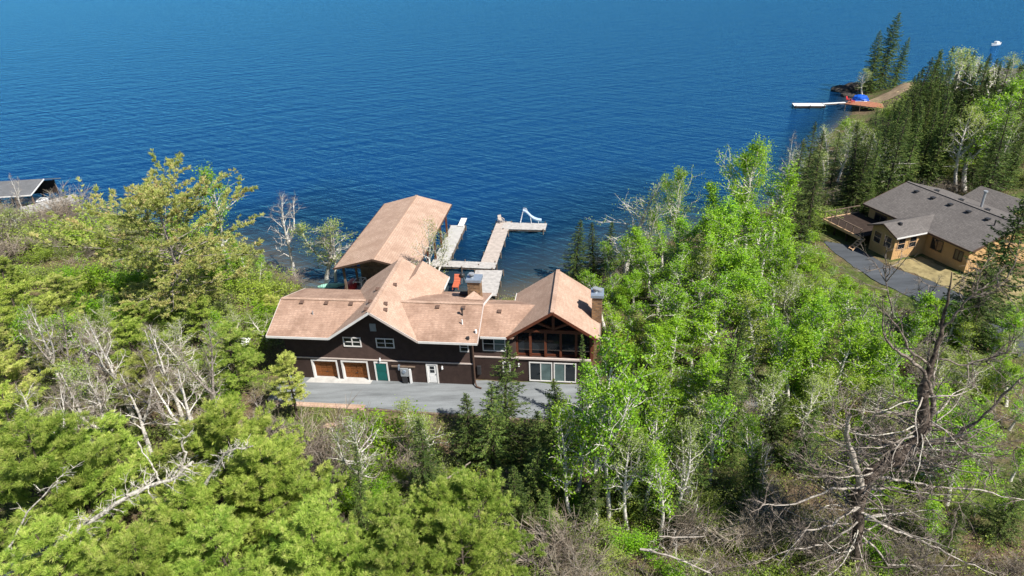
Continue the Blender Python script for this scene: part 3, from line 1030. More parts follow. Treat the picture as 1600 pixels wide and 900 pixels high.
MB().box((BW / 2 - 0.5, 5.7, 0.3), (BW / 2 + 0.5, BL - 0.6, 0.5)).build('side_deck', 'plank_grey', bh)


def planked(name, p0, p1, width, z, mat, label, cat='dock', group=None, posts=True, th=0.12, skirt='wood_weathered', pl=0.145, legs=2.0, parent=None):
    """dock from centre point p0 to p1 (world xy): boards across, stringers and posts below"""
    p0, p1 = np.array(p0, float), np.array(p1, float)
    L = np.linalg.norm(p1 - p0)
    ang = math.atan2(p1[1] - p0[1], p1[0] - p0[0])
    r = parent or empty(name, (p0[0], p0[1], z), ang)
    rg = np.random.default_rng(int(L * 100))
    mb = MB()
    n = int(L / pl)
    for i in range(n):
        a = i * L / n
        dz = rg.uniform(0, 0.012)
        e = rg.uniform(-0.02, 0.02)
        mb.box((a, -width / 2 + e, -0.04 + dz), (a + L / n - 0.012, width / 2 + e, dz))
    bd = mb.build('deck_boards', mat, r)
    bd['kind'] = 'stuff'
    for s in (-1, 1):
        MB().box((0, s * (width / 2 - 0.12) - 0.06, -0.04 - th * 2), (L, s * (width / 2 - 0.12) + 0.06, -0.042)).build('stringer', skirt, r)
    if posts:
        k = max(2, int(L / 3.2) + 1)
        for i in range(k):
            for s in (-1, 1):
                a = 0.3 + (L - 0.6) * i / (k - 1)
                MB().tube([(a, s * (width / 2 + 0.09), -legs), (a, s * (width / 2 + 0.09), 0.18)], 0.08, 8).build('post', skirt, r)
    if not parent:
        tag(r, label, cat, group)
    return r


DZ = -1.85
dkA = planked('dock', (-3.0, 77.2), (-0.75, 91.8), 2.1, DZ, 'plank_pink', 'long weathered plank dock with its right turn, running out from the shore')
side = planked('', (-1.9, 91.55), (4.25, 90.3), 2.4, DZ, 'plank_grey', '', parent=empty('dock_arm', (0, 0, 0)))
# the arm belongs to the same dock
side.parent = dkA
loc = np.array([-1.0, 90.25, DZ + 0.006]) - np.array([-3.0, 77.2, DZ])
an = -math.atan2(91.8 - 77.2, -0.75 + 3.0)
side.location = (loc[0] * math.cos(an) - loc[1] * math.sin(an), loc[0] * math.sin(an) + loc[1] * math.cos(an), 0.006)
side.rotation_euler = (0, 0, math.radians(-9.5) + an)
planked('pier', (-10.2, 78.9), (-1.9, 77.3), 1.75, DZ + 0.008, 'plank_grey', 'grey plank walkway joining the boathouse pier to the long dock', 'walkway')
planked('landing', (-3.5, 69.6), (-2.75, 76.2), 3.4, DZ - 0.01, 'plank_grey', 'wide pale wooden landing between the shore and the long dock', 'landing')
planked('boathouse_pier', (-9.2, 78.0), (-7.35, 91.0), 2.1, DZ, 'concrete', 'pale concrete topped pier along the right side of the boathouse', 'pier', th=0.3)
o = planked('ramp', (-7.0, 90.4), (-6.6, 93.4), 0.85, DZ + 0.12, 'plank_white', 'short white gangplank at the tip of the boathouse pier', 'gangplank', posts=False)

# slide at the dock end
sl0 = np.array([2.0, 90.95, DZ + 0.02])
slide = empty('water_slide', sl0, math.radians(-8))
tag(slide, 'white curved water slide with ladder on the dock end', 'slide')
pts = [(0, 0, 1.75), (0.35, 0, 1.72), (0.75, 0, 1.35), (1.15, 0, 0.9), (1.6, 0, 0.6), (2.1, 0, 0.42), (2.6, 0, 0.36)]
mb = MB()
for i in range(len(pts) - 1):
    p, q = np.array(pts[i]), np.array(pts[i + 1])
    prof = [(-0.28, 0.2), (-0.22, 0.03), (0.22, 0.03), (0.28, 0.2), (0.33, 0.2), (0.25, -0.03), (-0.25, -0.03), (-0.33, 0.2)]
    for a, c in zip(prof, prof[1:] + prof[:1]):
        mb.poly([p + (0, a[0], a[1]), p + (0, c[0], c[1]), q + (0, c[0], c[1]), q + (0, a[0], a[1])])
mb.build('chute', 'slide_blue', slide)
for s in (-1, 1):
    MB().tube([(-0.45, 0.24 * s, 0), (0.0, 0.24 * s, 1.75), (0.05, 0.24 * s, 2.15), (0.45, 0.26 * s, 2.1), (0.6, 0.27 * s, 1.75)], 0.035, 8).build('handrail', 'paint_white', slide)
    MB().tube([(1.2, 0.24 * s, 0), (1.05, 0.24 * s, 0.95)], 0.035, 8).build('leg', 'paint_white', slide)
    MB().tube([(2.2, 0.2 * s, 0), (2.2, 0.2 * s, 0.4)], 0.035, 8).build('leg', 'paint_white', slide)
for k in range(6):
    t = (k + 0.5) / 6
    MB().box((-0.45 + 0.45 * t - 0.07, -0.23, 1.75 * t), (-0.45 + 0.45 * t + 0.09, 0.23, 1.75 * t + 0.04)).build('rung', 'paint_white', slide)


def chair(name, loc, rz, mat, label):
    r = empty(name, loc, rz)
    tag(r, label, 'chair')
    for i in range(5):
        MB().box((-0.28 + i * 0.112, -0.3, 0.36 - 0.0), (-0.28 + i * 0.112 + 0.1, 0.28, 0.39)).build('slat', mat, r)
        MB().prism([(-0.28 + i * 0.112, 0.26, 0.38), (-0.28 + i * 0.112 + 0.1, 0.26, 0.38), (-0.28 + i * 0.112 + 0.1, 0.5, 1.0), (-0.28 + i * 0.112, 0.5, 1.0)], (0, 0.03, 0)).build('back_slat', mat, r)
    for s in (-1, 1):
        MB().box((s * 0.36 - 0.06, -0.4, 0.55), (s * 0.36 + 0.06, 0.36, 0.58)).build('armrest', mat, r)
        MB().box((s * 0.34 - 0.03, -0.36, 0.0), (s * 0.34 + 0.03, -0.28, 0.55)).build('leg', mat, r)
        MB().box((s * 0.34 - 0.03, 0.26, 0.0), (s * 0.34 + 0.03, 0.34, 0.55)).build('leg', mat, r)
    return r


chair('deck_chair', (-1.2, 91.4, DZ + 0.02), 0.5, 'plank_pink', 'small slatted chair at the outer corner of the long dock')
# barbecue and orange lounger on the landing
q = px(723, 441, DZ)
bb = empty('barbecue', (q[0], q[1], DZ + 0.0), 0.3)
tag(bb, 'dark kettle barbecue standing on the landing behind the middle chimney', 'barbecue')
th = np.linspace(0, math.pi, 9)
MB().tube([(0, 0, 0.95 - 0.33 * math.cos(t)) for t in th], [max(0.33 * math.sin(t), 0.01) for t in th], 14).build('bowl', 'metal_dark', bb, True)
for k in range(3):
    a = k * 2.1
    MB().tube([(0.15 * math.cos(a), 0.15 * math.sin(a), 0.75), (0.36 * math.cos(a), 0.36 * math.sin(a), 0)], 0.025, 6).build('leg', 'metal_grey', bb)
q = px(714, 446, DZ)
lo = empty('sun_lounger', (q[0], q[1], DZ), -0.1)
tag(lo, 'orange red sun lounger on the landing left of the middle chimney', 'lounger')
for i in range(9):
    MB().box((-0.38, -1.2 + i * 0.17, 0.36), (0.38, -1.2 + i * 0.17 + 0.14, 0.42)).build('slat', 'paint_orange', lo)
for i in range(5):
    MB().prism([(-0.38, 0.36 + i * 0.13, 0.42 + i * 0.13), (0.38, 0.36 + i * 0.13, 0.42 + i * 0.13), (0.38, 0.46 + i * 0.13, 0.52 + i * 0.13), (-0.38, 0.46 + i * 0.13, 0.52 + i * 0.13)], (0, 0.04, -0.04)).build('back_slat', 'paint_orange', lo)
for sx in (-0.34, 0.34):
    for sy in (-1.1, 0.3):
        MB().box((sx - 0.04, sy - 0.04, 0), (sx + 0.04, sy + 0.04, 0.36)).build('leg', 'paint_orange', lo)


def hull(name, loc, rz, L, W, D, mat, label, up=True, cat='canoe', tilt=0.0, trim='paint_white'):
    """canoe-like shell; up=False lies keel-up"""
    r = empty(name, loc, rz)
    tag(r, label, cat)
    mb = MB()
    nx, na = 16, 9
    s = 1 if up else -1
    V = []
    for i in range(nx + 1):
        t = i / nx * 2 - 1
        w = W / 2 * (1 - abs(t) ** 2.4) + 0.01
        dd = D * (1 - 0.25 * abs(t) ** 4)
        sh = 0.18 * D * abs(t) ** 3
        row = []
        for j in range(na):
            a = math.pi * j / (na - 1)
            row.append((L / 2 * t, w * math.cos(a), s * (-dd * math.sin(a) ** 0.8 + sh) + (D if up else 0.0)))
        V.append(row)
    for i in range(nx):
        for j in range(na - 1):
            mb.poly([V[i][j], V[i + 1][j], V[i + 1][j + 1], V[i][j + 1]])
    h = mb.build('hull', mat, r, True)
    md = h.modifiers.new('solid', 'SOLIDIFY')
    md.thickness = 0.03
    for j in (0, na - 1):
        MB().tube([V[i][j] for i in range(nx + 1)], 0.03, 6).build('gunwale', trim, r)
    for t in (5, 11):
        MB().beam(V[t][0], V[t][na - 1], 0.15, 0.03).build('thwart', trim, r)
    r.rotation_euler = (tilt, 0, rz)
    return r


q = px(548, 446, -1.6)
hull('canoe', (q[0], q[1], LAKE + 0.53), 1.45, 3.2, 1.3, 0.85, 'paint_red', 'red hull lying keel up under the front eaves of the boathouse', False)
q = px(518, 447, LAKE)
hull('canoe', (q[0], q[1], LAKE - 0.1), 0.1, 3.4, 0.9, 0.42, 'paint_mint', 'mint green canoe afloat left of the boathouse posts', False)
q = px(562, 444, -1.6)
fr_ = empty('boat_trailer', (q[0], q[1], LAKE + 0.55), -0.3)
tag(fr_, 'small white tube frame beside the red hull', 'frame')
for a, c in (((-0.5, -0.6, 0.9), (0.6, -0.6, 1.0)), ((-0.5, 0.6, 0.9), (0.6, 0.6, 1.0)), ((0.6, -0.6, 1.0), (0.6, 0.6, 1.0)), ((-0.5, -0.6, 0.9), (-0.5, 0.6, 0.9)), ((-0.5, -0.6, 0.0), (-0.5, -0.6, 0.9)),
             ((0.6, -0.6, 0.0), (0.6, -0.6, 1.0)), ((-0.5, 0.6, 0.0), (-0.5, 0.6, 0.9)), ((0.6, 0.6, 0.0), (0.6, 0.6, 1.0))):
    MB().tube([a, c], 0.05, 8).build('bar', 'paint_white', fr_)

# yard railing pieces seen between the roofs
q = hw(2.2, 9.2)
rl = empty('railing', (q[0], q[1], -1.2), -YAW)
tag(rl, 'short white railing behind the low connecting roof', 'railing')
rl.location.z = float(ground_z(q[0], q[1]))
for k in range(3):
    MB().box((-1.2 + k * 1.2 - 0.05, -0.05, -0.1), (-1.2 + k * 1.2 + 0.05, 0.05, 1.6)).build('post', 'paint_white', rl)
MB().box((-1.25, -0.04, 1.6), (1.25, 0.04, 1.68)).build('top_rail', 'paint_white', rl)
MB().box((-1.2, -0.03, 0.7), (1.2, 0.03, 0.76)).build('lower_rail', 'paint_white', rl)

# ------------------------------------------------------------------ the tan house on the right
nb = empty('tan_house', (NO[0], NO[1], 1.0), NA)
tag(nb, 'tan bungalow with grey shingled roof and gabled porch at right', 'house')
NE, NR, NQ = 2.9, 4.85, 6.4
MB().box((0.6, 0.6, -1.2), (14.7, 2 * NQ - 0.6, NE - 0.02)).build('wall', 'siding_tan', nb)
MB().prism([(14.68, 0.65, NE - 0.02), (14.68, 2 * NQ - 0.65, NE - 0.02), (14.68, NQ, NR - 0.25)], (-0.2, 0, 0)).build('gable_end', 'siding_tan', nb)
MB().prism([(0.62, 0.65, NE - 0.02), (0.62, 2 * NQ - 0.65, NE - 0.02), (0.62, NQ, NR - 0.25)], (0.2, 0, 0)).build('gable_end', 'siding_tan', nb)
nroof = slab([(0, 0, NE), (15.3, 0, NE), (15.3, NQ, NR), (0, NQ, NR)], 0.15).prism([(0, NQ, NR), (15.3, NQ, NR), (15.3, 2 * NQ, NE), (0, 2 * NQ, NE)], (0, 0, -0.15)).build('roof', 'shingle_grey', nb)
fascia((-0.0, -0.03, NE), (15.3, -0.03, NE), nroof, 'fascia_brown')
fascia((15.33, 0, NE), (15.33, NQ, NR), nroof, 'fascia_brown')
fascia((15.33, NQ, NR), (15.33, 2 * NQ, NE), nroof, 'fascia_brown')
fascia((-0.03, 0, NE), (-0.03, NQ, NR), nroof, 'fascia_brown')
MB().beam((0, NQ, NR + 0.02), (15.3, NQ, NR + 0.02), 0.34, 0.05).build('ridge_cap', 'shingle_grey', nroof)
for i, (p, q) in enumerate(((2.6, 5.2), (5.0, 5.2), (7.4, 5.2), (9.8, 5.2), (12.2, 5.2), (3.6, 7.2), (7.0, 7.2), (10.4, 7.2))):
    z = NE + q * (NR - NE) / NQ if q < NQ else NR - (q - NQ) * (NR - NE) / NQ
    MB().box((p - 0.2, q - 0.2, z - 0.15), (p + 0.2, q + 0.2, z + 0.17)).box((p - 0.25, q - 0.25, z + 0.17), (p + 0.25, q + 0.25, z + 0.21)).build('roof_vent', 'metal_dark', nroof)
MB().tube([(13.4, 4.8, 4.2), (13.4, 4.8, 5.0)], 0.07, 8).build('vent_pipe', 'metal_dark', nroof)
MB().tube([(8.6, 8.6, 4.0), (8.6, 8.6, 6.0)], 0.14, 10).tube([(8.6, 8.6, 6.0), (8.6, 8.6, 6.15)], 0.24, 10).build('stove_pipe', 'metal_grey', nroof)
# porch
pw = MB().box((5.85, -3.9, -0.4), (9.25, 0.598, NE - 0.02)).build('porch_wall', 'siding_tan', nb)
MB().prism([(5.9, -3.88, NE - 0.02), (9.2, -3.88, NE - 0.02), (7.55, -3.88, NE + 0.66)], (0, 0.2, 0)).build('gable_end', 'siding_tan', pw)
pr = slab([(5.4, -4.3, NE + 0.005), (7.55, -4.3, NE + 0.92), (7.55, 3.1, NE + 0.92), (5.4, 0.0, NE + 0.005)], 0.13).prism(
    [(7.55, -4.3, NE + 0.92), (9.7, -4.3, NE + 0.005), (9.7, 0.0, NE + 0.005), (7.55, 3.1, NE + 0.92)], (0, 0, -0.13)).build('porch_roof', 'shingle_grey', nb)
fascia((9.73, -4.3, NE), (9.73, 0, NE), pr, 'white_trim', 0.16)
fascia((5.4, -4.33, NE), (7.55, -4.33, NE + 0.92), pr, 'fascia_brown', 0.16)
fascia((7.55, -4.33, NE + 0.92), (9.7, -4.33, NE), pr, 'fascia_brown', 0.16)
MB().box((7.9, -2.6, 3.55), (8.25, -2.3, 3.85)).build('roof_vent', 'metal_dark', pr)


def window_end(parent, q0, q1, z0, z1, p, **kw):
    w = window(parent, q0, q1, z0, z1, 0.0, **kw)
    w.location = (p, 0, 0)
    w.rotation_euler = (0, 0, math.pi / 2)
    return w


window(nb, 6.25, 7.35, 1.1, 2.5, -3.9, 1, 2, 0.07, frame='wood_pale')
window(nb, 7.75, 8.85, 1.1, 2.5, -3.9, 1, 2, 0.07, frame='wood_pale')
window_end(nb, -3.5, -2.4, 1.1, 2.5, 9.25, nx=1, nz=2, fw=0.07, frame='wood_pale')
window_end(nb, -1.9, -0.8, 1.1, 2.5, 9.25, nx=1, nz=2, fw=0.07, frame='wood_pale')
window(nb, 10.0, 11.5, 1.0, 2.35, 0.6, 2, 1, 0.08, frame='fascia_brown')
window(nb, 13.0, 14.1, 1.0, 2.2, 0.6, 2, 1, 0.08, frame='fascia_brown')
window(nb, 1.6, 3.4, 0.4, 2.3, 0.6, 2, 1, 0.08, name='patio_door', frame='fascia_brown')
window(nb, 4.2, 5.3, 0.8, 2.2, 0.6, 1, 1, 0.08, frame='fascia_brown')
# raised deck
dk = empty('wooden_deck', tuple(NO + NU * -0.8 + NV * -4.9) + (2.35,), NA)
tag(dk, 'raised dark wooden deck with pale edge at the tan house', 'deck')
mb = MB()
for i in range(38):
    mb.box((0.02 + i * 0.16, 0.0, -0.06), (0.16 + i * 0.16, 5.4, 0.0))
bd = mb.build('deck_boards', 'wood_dark', dk)
bd['kind'] = 'stuff'
MB().box((-0.05, -0.12, -0.3), (6.2, -0.002, 0.05)).build('rim_board', 'wood_pale', dk)
MB().box((-0.17, -0.12, -0.3), (-0.052, 5.4, 0.05)).build('rim_board', 'wood_pale', dk)
for i in range(4):
    for y in (0.1, 2.7):
        MB().box((0.1 + i * 1.95 - 0.08, y - 0.08, -3.0), (0.1 + i * 1.95 + 0.08, y + 0.08, -0.061)).build('post', 'wood_dark', dk)
for i in range(6):
    MB().box((0.0 + i * 1.2 - 0.04, 0.02, 0.0), (0.0 + i * 1.2 + 0.04, 0.1, 0.95)).build('rail_post', 'wood_weathered', dk)
MB().box((-0.05, 0.0, 0.95), (6.1, 0.12, 1.0)).build('top_rail', 'wood_weathered', dk)
for i in range(4):
    MB().box((0.0, 0.05 + i * 1.7, 0.0), (0.08, 0.13 + i * 1.7, 0.95)).build('rail_post', 'wood_weathered', dk)
MB().box((-0.02, 0.12, 0.95), (0.1, 5.3, 1.0)).build('top_rail', 'wood_weathered', dk)
# steps by the porch
st = empty('steps', tuple(NO + NU * 5.2 + NV * -4.6) + (1.0,), NA)
tag(st, 'short pale wooden steps between deck and porch', 'steps')
for i in range(5):
    MB().box((0.0, -1.5 + i * 0.3, 0.12 + i * 0.24), (1.0 - 0.45, -1.22 + i * 0.3, 0.17 + i * 0.24)).build('tread', 'wood_pale', st)
for s in (-0.04, 0.55):
    MB().beam((s, -1.5, 0.05), (s, 0.0, 1.25), 0.05, 0.2).build('stringer', 'wood_pale', st)
# garage behind
g2 = empty('garage', tuple(NO + NU * 1.5 + NV * 14.2) + (1.0,), NA)
tag(g2, 'low grey roofed outbuilding behind the tan bungalow', 'outbuilding')
MB().box((0.4, 0.4, -0.5), (6.3, 5.6, 2.1)).build('wall', 'siding_tan', g2)
MB().prism([(6.3, 0.4, 2.1), (6.3, 5.6, 2.1), (6.3, 3.0, 3.0)], (-0.2, 0, 0)).build('gable_end', 'siding_tan', g2)
slab([(0, 0, 2.1), (6.8, 0, 2.1), (6.8, 3.0, 3.2), (0, 3.0, 3.2)], 0.15).prism([(0, 3.0, 3.2), (6.8, 3.0, 3.2), (6.8, 6.0, 2.1), (0, 6.0, 2.1)], (0, 0, -0.15)).build('roof', 'shingle_grey', g2)
MB().box((6.301, 1.6, 0.0), (6.34, 4.4, 1.9)).build('door', 'wood_weathered', g2)

# ------------------------------------------------------------------ left boathouse, far dock, cabin, boat
lb0 = px(24, 305, 0.6)
lb = empty('small_boathouse', (-83.0, 106.0, LAKE), math.radians(0))
tag(lb, 'small charcoal roofed boathouse at the far left shore', 'boathouse')
a_ = math.atan2(115.2 - 105.9, -81.4 + 80.0)
lb.location = (-80.6, 106.3, LAKE)
lb.rotation_euler = (0, 0, math.radians(4))
rf = slab([(-5.5, -0.2, 2.6), (3.2, -0.2, 2.6), (3.6, 4.0, 3.9), (-5.5, 4.0, 3.9)], 0.15).prism([(-5.5, 4.0, 3.9), (3.6, 4.0, 3.9), (3.9, 8.2, 2.6), (-5.5, 8.2, 2.6)], (0, 0, -0.15)).build('roof', 'shingle_charcoal', lb)
fascia((-5.5, -0.23, 2.6), (3.2, -0.23, 2.6), rf, 'white_trim')
fascia((3.23, -0.2, 2.6), (3.63, 4.0, 3.9), rf, 'white_trim')
for i in range(4):
    for y in (0.3, 7.6):
        MB().box((-5 + i * 2.6, y, -2), (-4.8 + i * 2.6, y + 0.2, 2.55)).build('post', 'wood_weathered', lb)
MB().box((-5.3, 7.4, 0.3), (3.0, 7.58, 2.5)).build('wall', 'wood_dark', lb)
hl = MB()
hull('motorboat', (-79.8, 109.6, LAKE - 0.15), 0.05, 5.2, 1.9, 0.8, 'paint_white', 'white open boat moored under the charcoal boathouse roof', True, 'boat')
planked('concrete_dock', (-80.5, 103.2), (-73.0, 110.6), 2.3, -1.75, 'concrete', 'pale concrete dock in front of the small charcoal boathouse', posts=False, th=0.45, skirt='concrete')

fl = planked('floating_dock', (64.7, 153.4), (71.2, 152.3), 2.6, -1.85, 'plank_white', 'white floating dock with dark sides near the wooded point', th=0.22, skirt='wood_dark', legs=1.2)
planked('gangway', (71.0, 152.6), (76.2, 152.9), 0.9, -1.72, 'plank_white', 'white gangway from the floating dock to the red deck', 'gangway', posts=False)
planked('shore_deck', (75.6, 150.6), (82.6, 144.0), 4.6, -1.0, 'plank_red', 'reddish wooden shore deck by the point', 'deck', legs=2.2)
q = px(1344, 157, -1.0)
tp = empty('covered_kayak_rack', (q[0], q[1], -1.0), -0.5)
tag(tp, 'bright blue tarp covered heap on the reddish shore deck', 'tarp')
mb = MB()
rg = np.random.default_rng(3)
R_, A_ = 7, 12
ring = [[((0.25 + 0.75 * math.sin(i / R_ * math.pi / 2)) * 1.7 * math.cos(j / A_ * 6.283) * (1 + rg.normal() * 0.06), (math.sin(i / R_ * math.pi / 2)) * 1.1 * math.sin(j / A_ * 6.283) * (1 + rg.normal() * 0.06),
          max(0, 1.25 * math.cos(i / R_ * math.pi / 2) + rg.normal() * 0.06)) for j in range(A_)] for i in range(R_ + 1)]
for i in range(R_):
    for j in range(A_):
        mb.poly([ring[i][j], ring[i][(j + 1) % A_], ring[i + 1][(j + 1) % A_], ring[i + 1][j]])
mb.build('tarp', 'tarp_blue', tp)
MB().tube([ring[R_][j] for j in range(A_)], 0.05, 5).build('rope', 'paint_white', tp)
for i, (xx, yy) in enumerate(((1325, 158), (1331, 161))):
    q = px(xx, yy, -1.0)
    chair('deck_chair', (q[0], q[1], -0.99), 0.6 + i, 'paint_red', ('left' if i == 0 else 'right') + ' one of two red slatted chairs on the shore deck')
cab = empty('cabin', (101, 137, 0.0), -0.5)
cab.location.z = float(ground_z(101, 137)) + 0.2
tag(cab, 'grey green roofed cabin hidden among far right spruces', 'cabin')
MB().box((-4, -3, -0.5), (4, 3, 3)).build('wall', 'wood_weathered', cab)
slab([(-4.6, -3.6, 2.9), (4.6, -3.6, 2.9), (4.6, 0, 5.4), (-4.6, 0, 5.4)]).prism([(-4.6, 0, 5.4), (4.6, 0, 5.4), (4.6, 3.6, 2.9), (-4.6, 3.6, 2.9)], (0, 0, -0.16)).build('roof', 'roof_green' if 'roof_green' in MATS else 'shingle_grey', cab)
window(cab, -2.5, -1.0, 1.0, 2.2, -3.0, 2, 1)
q = px(1556, 71, LAKE)
bt = hull('motorboat', (q[0], q[1], LAKE - 0.2), 0.4, 4.4, 1.7, 0.8, 'paint_white', 'tiny white boat on open water beyond the far right trees', True, 'boat')
MB().box((-0.5, -0.5, 0.6), (0.6, 0.5, 1.4)).build('cabin', 'paint_white', bt)
# tan footpath and rocks on the point
def gp(x, y, z=-0.5):
    for _ in range(4):
        q = px(x, y, z)
        z = float(ground_z(q[0], q[1]))
    return q[0], q[1], z


def draped(name, pix, width, mat, label):
    """path draped over the ground along pixel-traced points"""
    P = np.array([gp(*p)[:2] for p in pix])
    t = np.linspace(0, len(P) - 1, len(P) * 5)
    C = np.stack([np.interp(t, range(len(P)), P[:, k]) for k in (0, 1)], 1)
    d = nrm(np.gradient(C, axis=0))
    nn = np.stack([-d[:, 1], d[:, 0]], 1)
    ws = width / 2 * (1 + 0.3 * np.sin(t * 2.3))
    cols = []
    for s in np.linspace(-1, 1, 7):
        xy = C + nn * (ws * s)[:, None]
        cols.append(np.column_stack([xy, ground_z(xy[:, 0], xy[:, 1]) + 0.12 * (1 - s * s) + 0.02]))
    V = np.stack(cols, 1)
    idx = np.arange(V.shape[0] * 7).reshape(-1, 7)
    F = np.stack([idx[:-1, :-1], idx[:-1, 1:], idx[1:, 1:], idx[1:, :-1]], -1).reshape(-1, 4)
    me = mesh_quads(name, V.reshape(-1, 3), F, True)
    me.materials.append(MATS[mat])
    o = bpy.data.objects.new(name, me)
    COL.objects.link(o)
    tag(o, label, kind='structure')


draped('footpath', [(1372, 152), (1390, 150), (1408, 142), (1420, 134)], 6.0, 'bare_earth', 'bare tan footpath on the wooded point')


def rock(name, loc, r, seed, mat, label, sq=(1, 1, 0.6), group=None):
    rg = np.random.default_rng(seed)
    import bmesh
    bm = bmesh.new()
    bmesh.ops.create_icosphere(bm, subdivisions=3, radius=1)
    k = nrm(rg.normal(size=(14, 3)))
    cut = rg.uniform(0.62, 0.95, 14)
    for v in bm.verts:
        p = np.array(v.co)
        s = min(1.0, min((c / max(p @ a, 1e-3)) if p @ a > 0 else 9 for a, c in zip(k, cut)))
        p = p * s * (1 + 0.05 * rg.normal())
        v.co = Vector((p[0] * r * sq[0], p[1] * r * sq[1], p[2] * r * sq[2]))
    me = bpy.data.meshes.new(name)
    bm.to_mesh(me)
    bm.free()
    me.materials.append(MATS[mat])
    o = bpy.data.objects.new(name, me)
    COL.objects.link(o)
    o.location = loc
    o.rotation_euler = (0, 0, rg.uniform(0, 6))
    tag(o, label, 'rock', group)
    return o


for i, (x, y, r) in enumerate(((1318, 142, 3.2), (1332, 139, 3.6), (1346, 136, 3.0), (1325, 150, 2.0))):
    q = px(x, y, LAKE)
    rock('boulder', (q[0], q[1], LAKE + 0.2), r, i, 'rock_dark', ('leftmost', 'middle', 'rightmost', 'lowest')[i] + ' of the dark shoreline boulders at the tip of the point', (1, 0.8, 0.4), 'dark boulders at the point')
q = gp(1240, 356)
rock('boulder', (q[0], q[1], q[2] + 0.6), 1.3, 8, 'rock_buff', 'pale buff boulder among bushes left of the tan house', (1.3, 0.8, 0.7))
q = gp(381, 540)
rock('covered_bundle', (q[0], q[1], q[2] + 0.45), 0.75, 12, 'cloth_white', 'lumpy white covered bundle on the bank left of the garage')
bpy.context.view_layer.update()
bpy.data.objects['covered_bundle']['category'] = 'bundle'
q = gp(341, 572)
hull('canoe', (q[0], q[1], q[2] + 0.05), 2.4, 3.6, 0.85, 0.45, 'paint_mint', 'pale green canoe keel up in the grass below the white bundle', False)


# ------------------------------------------------------------------ vegetation builders
class Q:
    """quad soup with a random value per face"""

    def __init__(s):
        s.V, s.F, s.r, s.n = [], [], [], 0

    def add(s, V, F, r):
        s.V.append(V)
        s.F.append(F + s.n)
        s.r.append(r)
        s.n += len(V)

    def tube(s, pts, rad, k=5, val=0.5):
        pts = np.asarray(pts, float)
        rad = np.asarray(rad, float)
        t = nrm(np.gradient(pts, axis=0))
        ref = np.array([0.31, 0.87, 0.38])
        a = nrm(np.cross(t, ref))
        c = np.cross(t, a)
        an = np.arange(k) * 2 * np.pi / k
        ring = a[:, None, :] * np.cos(an)[None, :, None] + c[:, None, :] * np.sin(an)[None, :, None]
        V = (pts[:, None, :] + ring * rad[:, None, None]).reshape(-1, 3)
        n = len(pts)
        i = np.arange(n - 1)[:, None] * k
        j = np.arange(k)[None, :]
        j2 = (j + 1) % k
        F = np.stack([i + j, i + j2, i + k + j2, i + k + j], -1).reshape(-1, 4)
        s.add(V, F, np.full(len(F), val))

    def sticks(s, P0, P1, r0, r1, val=None, rg=None):
        n = len(P0)
        t = nrm(P1 - P0)
        a = nrm(np.cross(t, np.array([0.31, 0.87, 0.38])))
        c = np.cross(t, a)
        r0 = np.broadcast_to(np.asarray(r0, float), (n,))[:, None]
        r1 = np.broadcast_to(np.asarray(r1, float), (n,))[:, None]
        V = np.empty((n, 6, 3))
        for k in range(3):
            d = a * math.cos(k * 2.0944) + c * math.sin(k * 2.0944)
            V[:, k] = P0 + d * r0
            V[:, 3 + k] = P1 + d * r1
        b = np.arange(n)[:, None, None] * 6
        F = (b + np.array([[0, 1, 4, 3], [1, 2, 5, 4], [2, 0, 3, 5]])[None]).reshape(-1, 4)
        r = np.full(n * 3, 0.5) if rg is None else np.repeat(rg.random(n), 3)
        s.add(V.reshape(-1, 3), F, r)

    def leaves(s, C, size, rg, bias=(0, 0, 0.6), asp=0.75, val=None):
        n = len(C)
        Nn = nrm(rg.normal(size=(n, 3)) + np.array(bias))
        T = nrm(np.cross(Nn, rg.normal(size=(n, 3))))
        B = np.cross(Nn, T)
        L = (size * rg.uniform(0.6, 1.35, n))[:, None]
        V = np.empty((n, 4, 3))
        V[:, 0] = C - T * L * 0.5
        V[:, 1] = C + B * L * 0.5 * asp
        V[:, 2] = C + T * L * 0.5
        V[:, 3] = C - B * L * 0.5 * asp
        s.add(V.reshape(-1, 3), np.arange(n * 4).reshape(-1, 4), rg.random(n) if val is None else val)

    def blades(s, P, D, L, W, rg, val=None):
        n = len(P)
        D = nrm(D)
        S = nrm(np.cross(D, rg.normal(size=(n, 3))))
        L = np.broadcast_to(np.asarray(L, float), (n,))[:, None]
        W = np.broadcast_to(np.asarray(W, float), (n,))[:, None]
        V = np.empty((n, 4, 3))
        V[:, 0] = P
        V[:, 1] = P + D * L * 0.55 + S * W * 0.5
        V[:, 2] = P + D * L
        V[:, 3] = P + D * L * 0.55 - S * W * 0.5
        s.add(V.reshape(-1, 3), np.arange(n * 4).reshape(-1, 4), rg.random(n) if val is None else val)

    def mesh(s, name, mat, smooth_=False):
        me = mesh_quads(name, np.concatenate(s.V), np.concatenate(s.F), smooth_, np.concatenate(s.r))
        me.materials.append(MATS[mat])
        return me


def grow(rg, p, d, L, n, wob=0.15, up=0.0):
    p = np.array(p, float)
    d = nrm(np.array(d, float))
    out = [p.copy()]
    for i in range(n):
        d = nrm(d + rg.normal(size=3) * wob + np.array([0, 0, up]))
        p = p + d * (L / n)
        out.append(p.copy())
    return np.array(out)


def lerp_pts(P, t):
    t = np.asarray(t) * (len(P) - 1)
    i = np.minimum(t.astype(int), len(P) - 2)
    f = (t - i)[..., None]
    return P[i] * (1 - f) + P[i + 1] * f


def azv(a, e):
    return np.array([math.cos(a) * math.cos(e), math.sin(a) * math.cos(e), math.sin(e)])


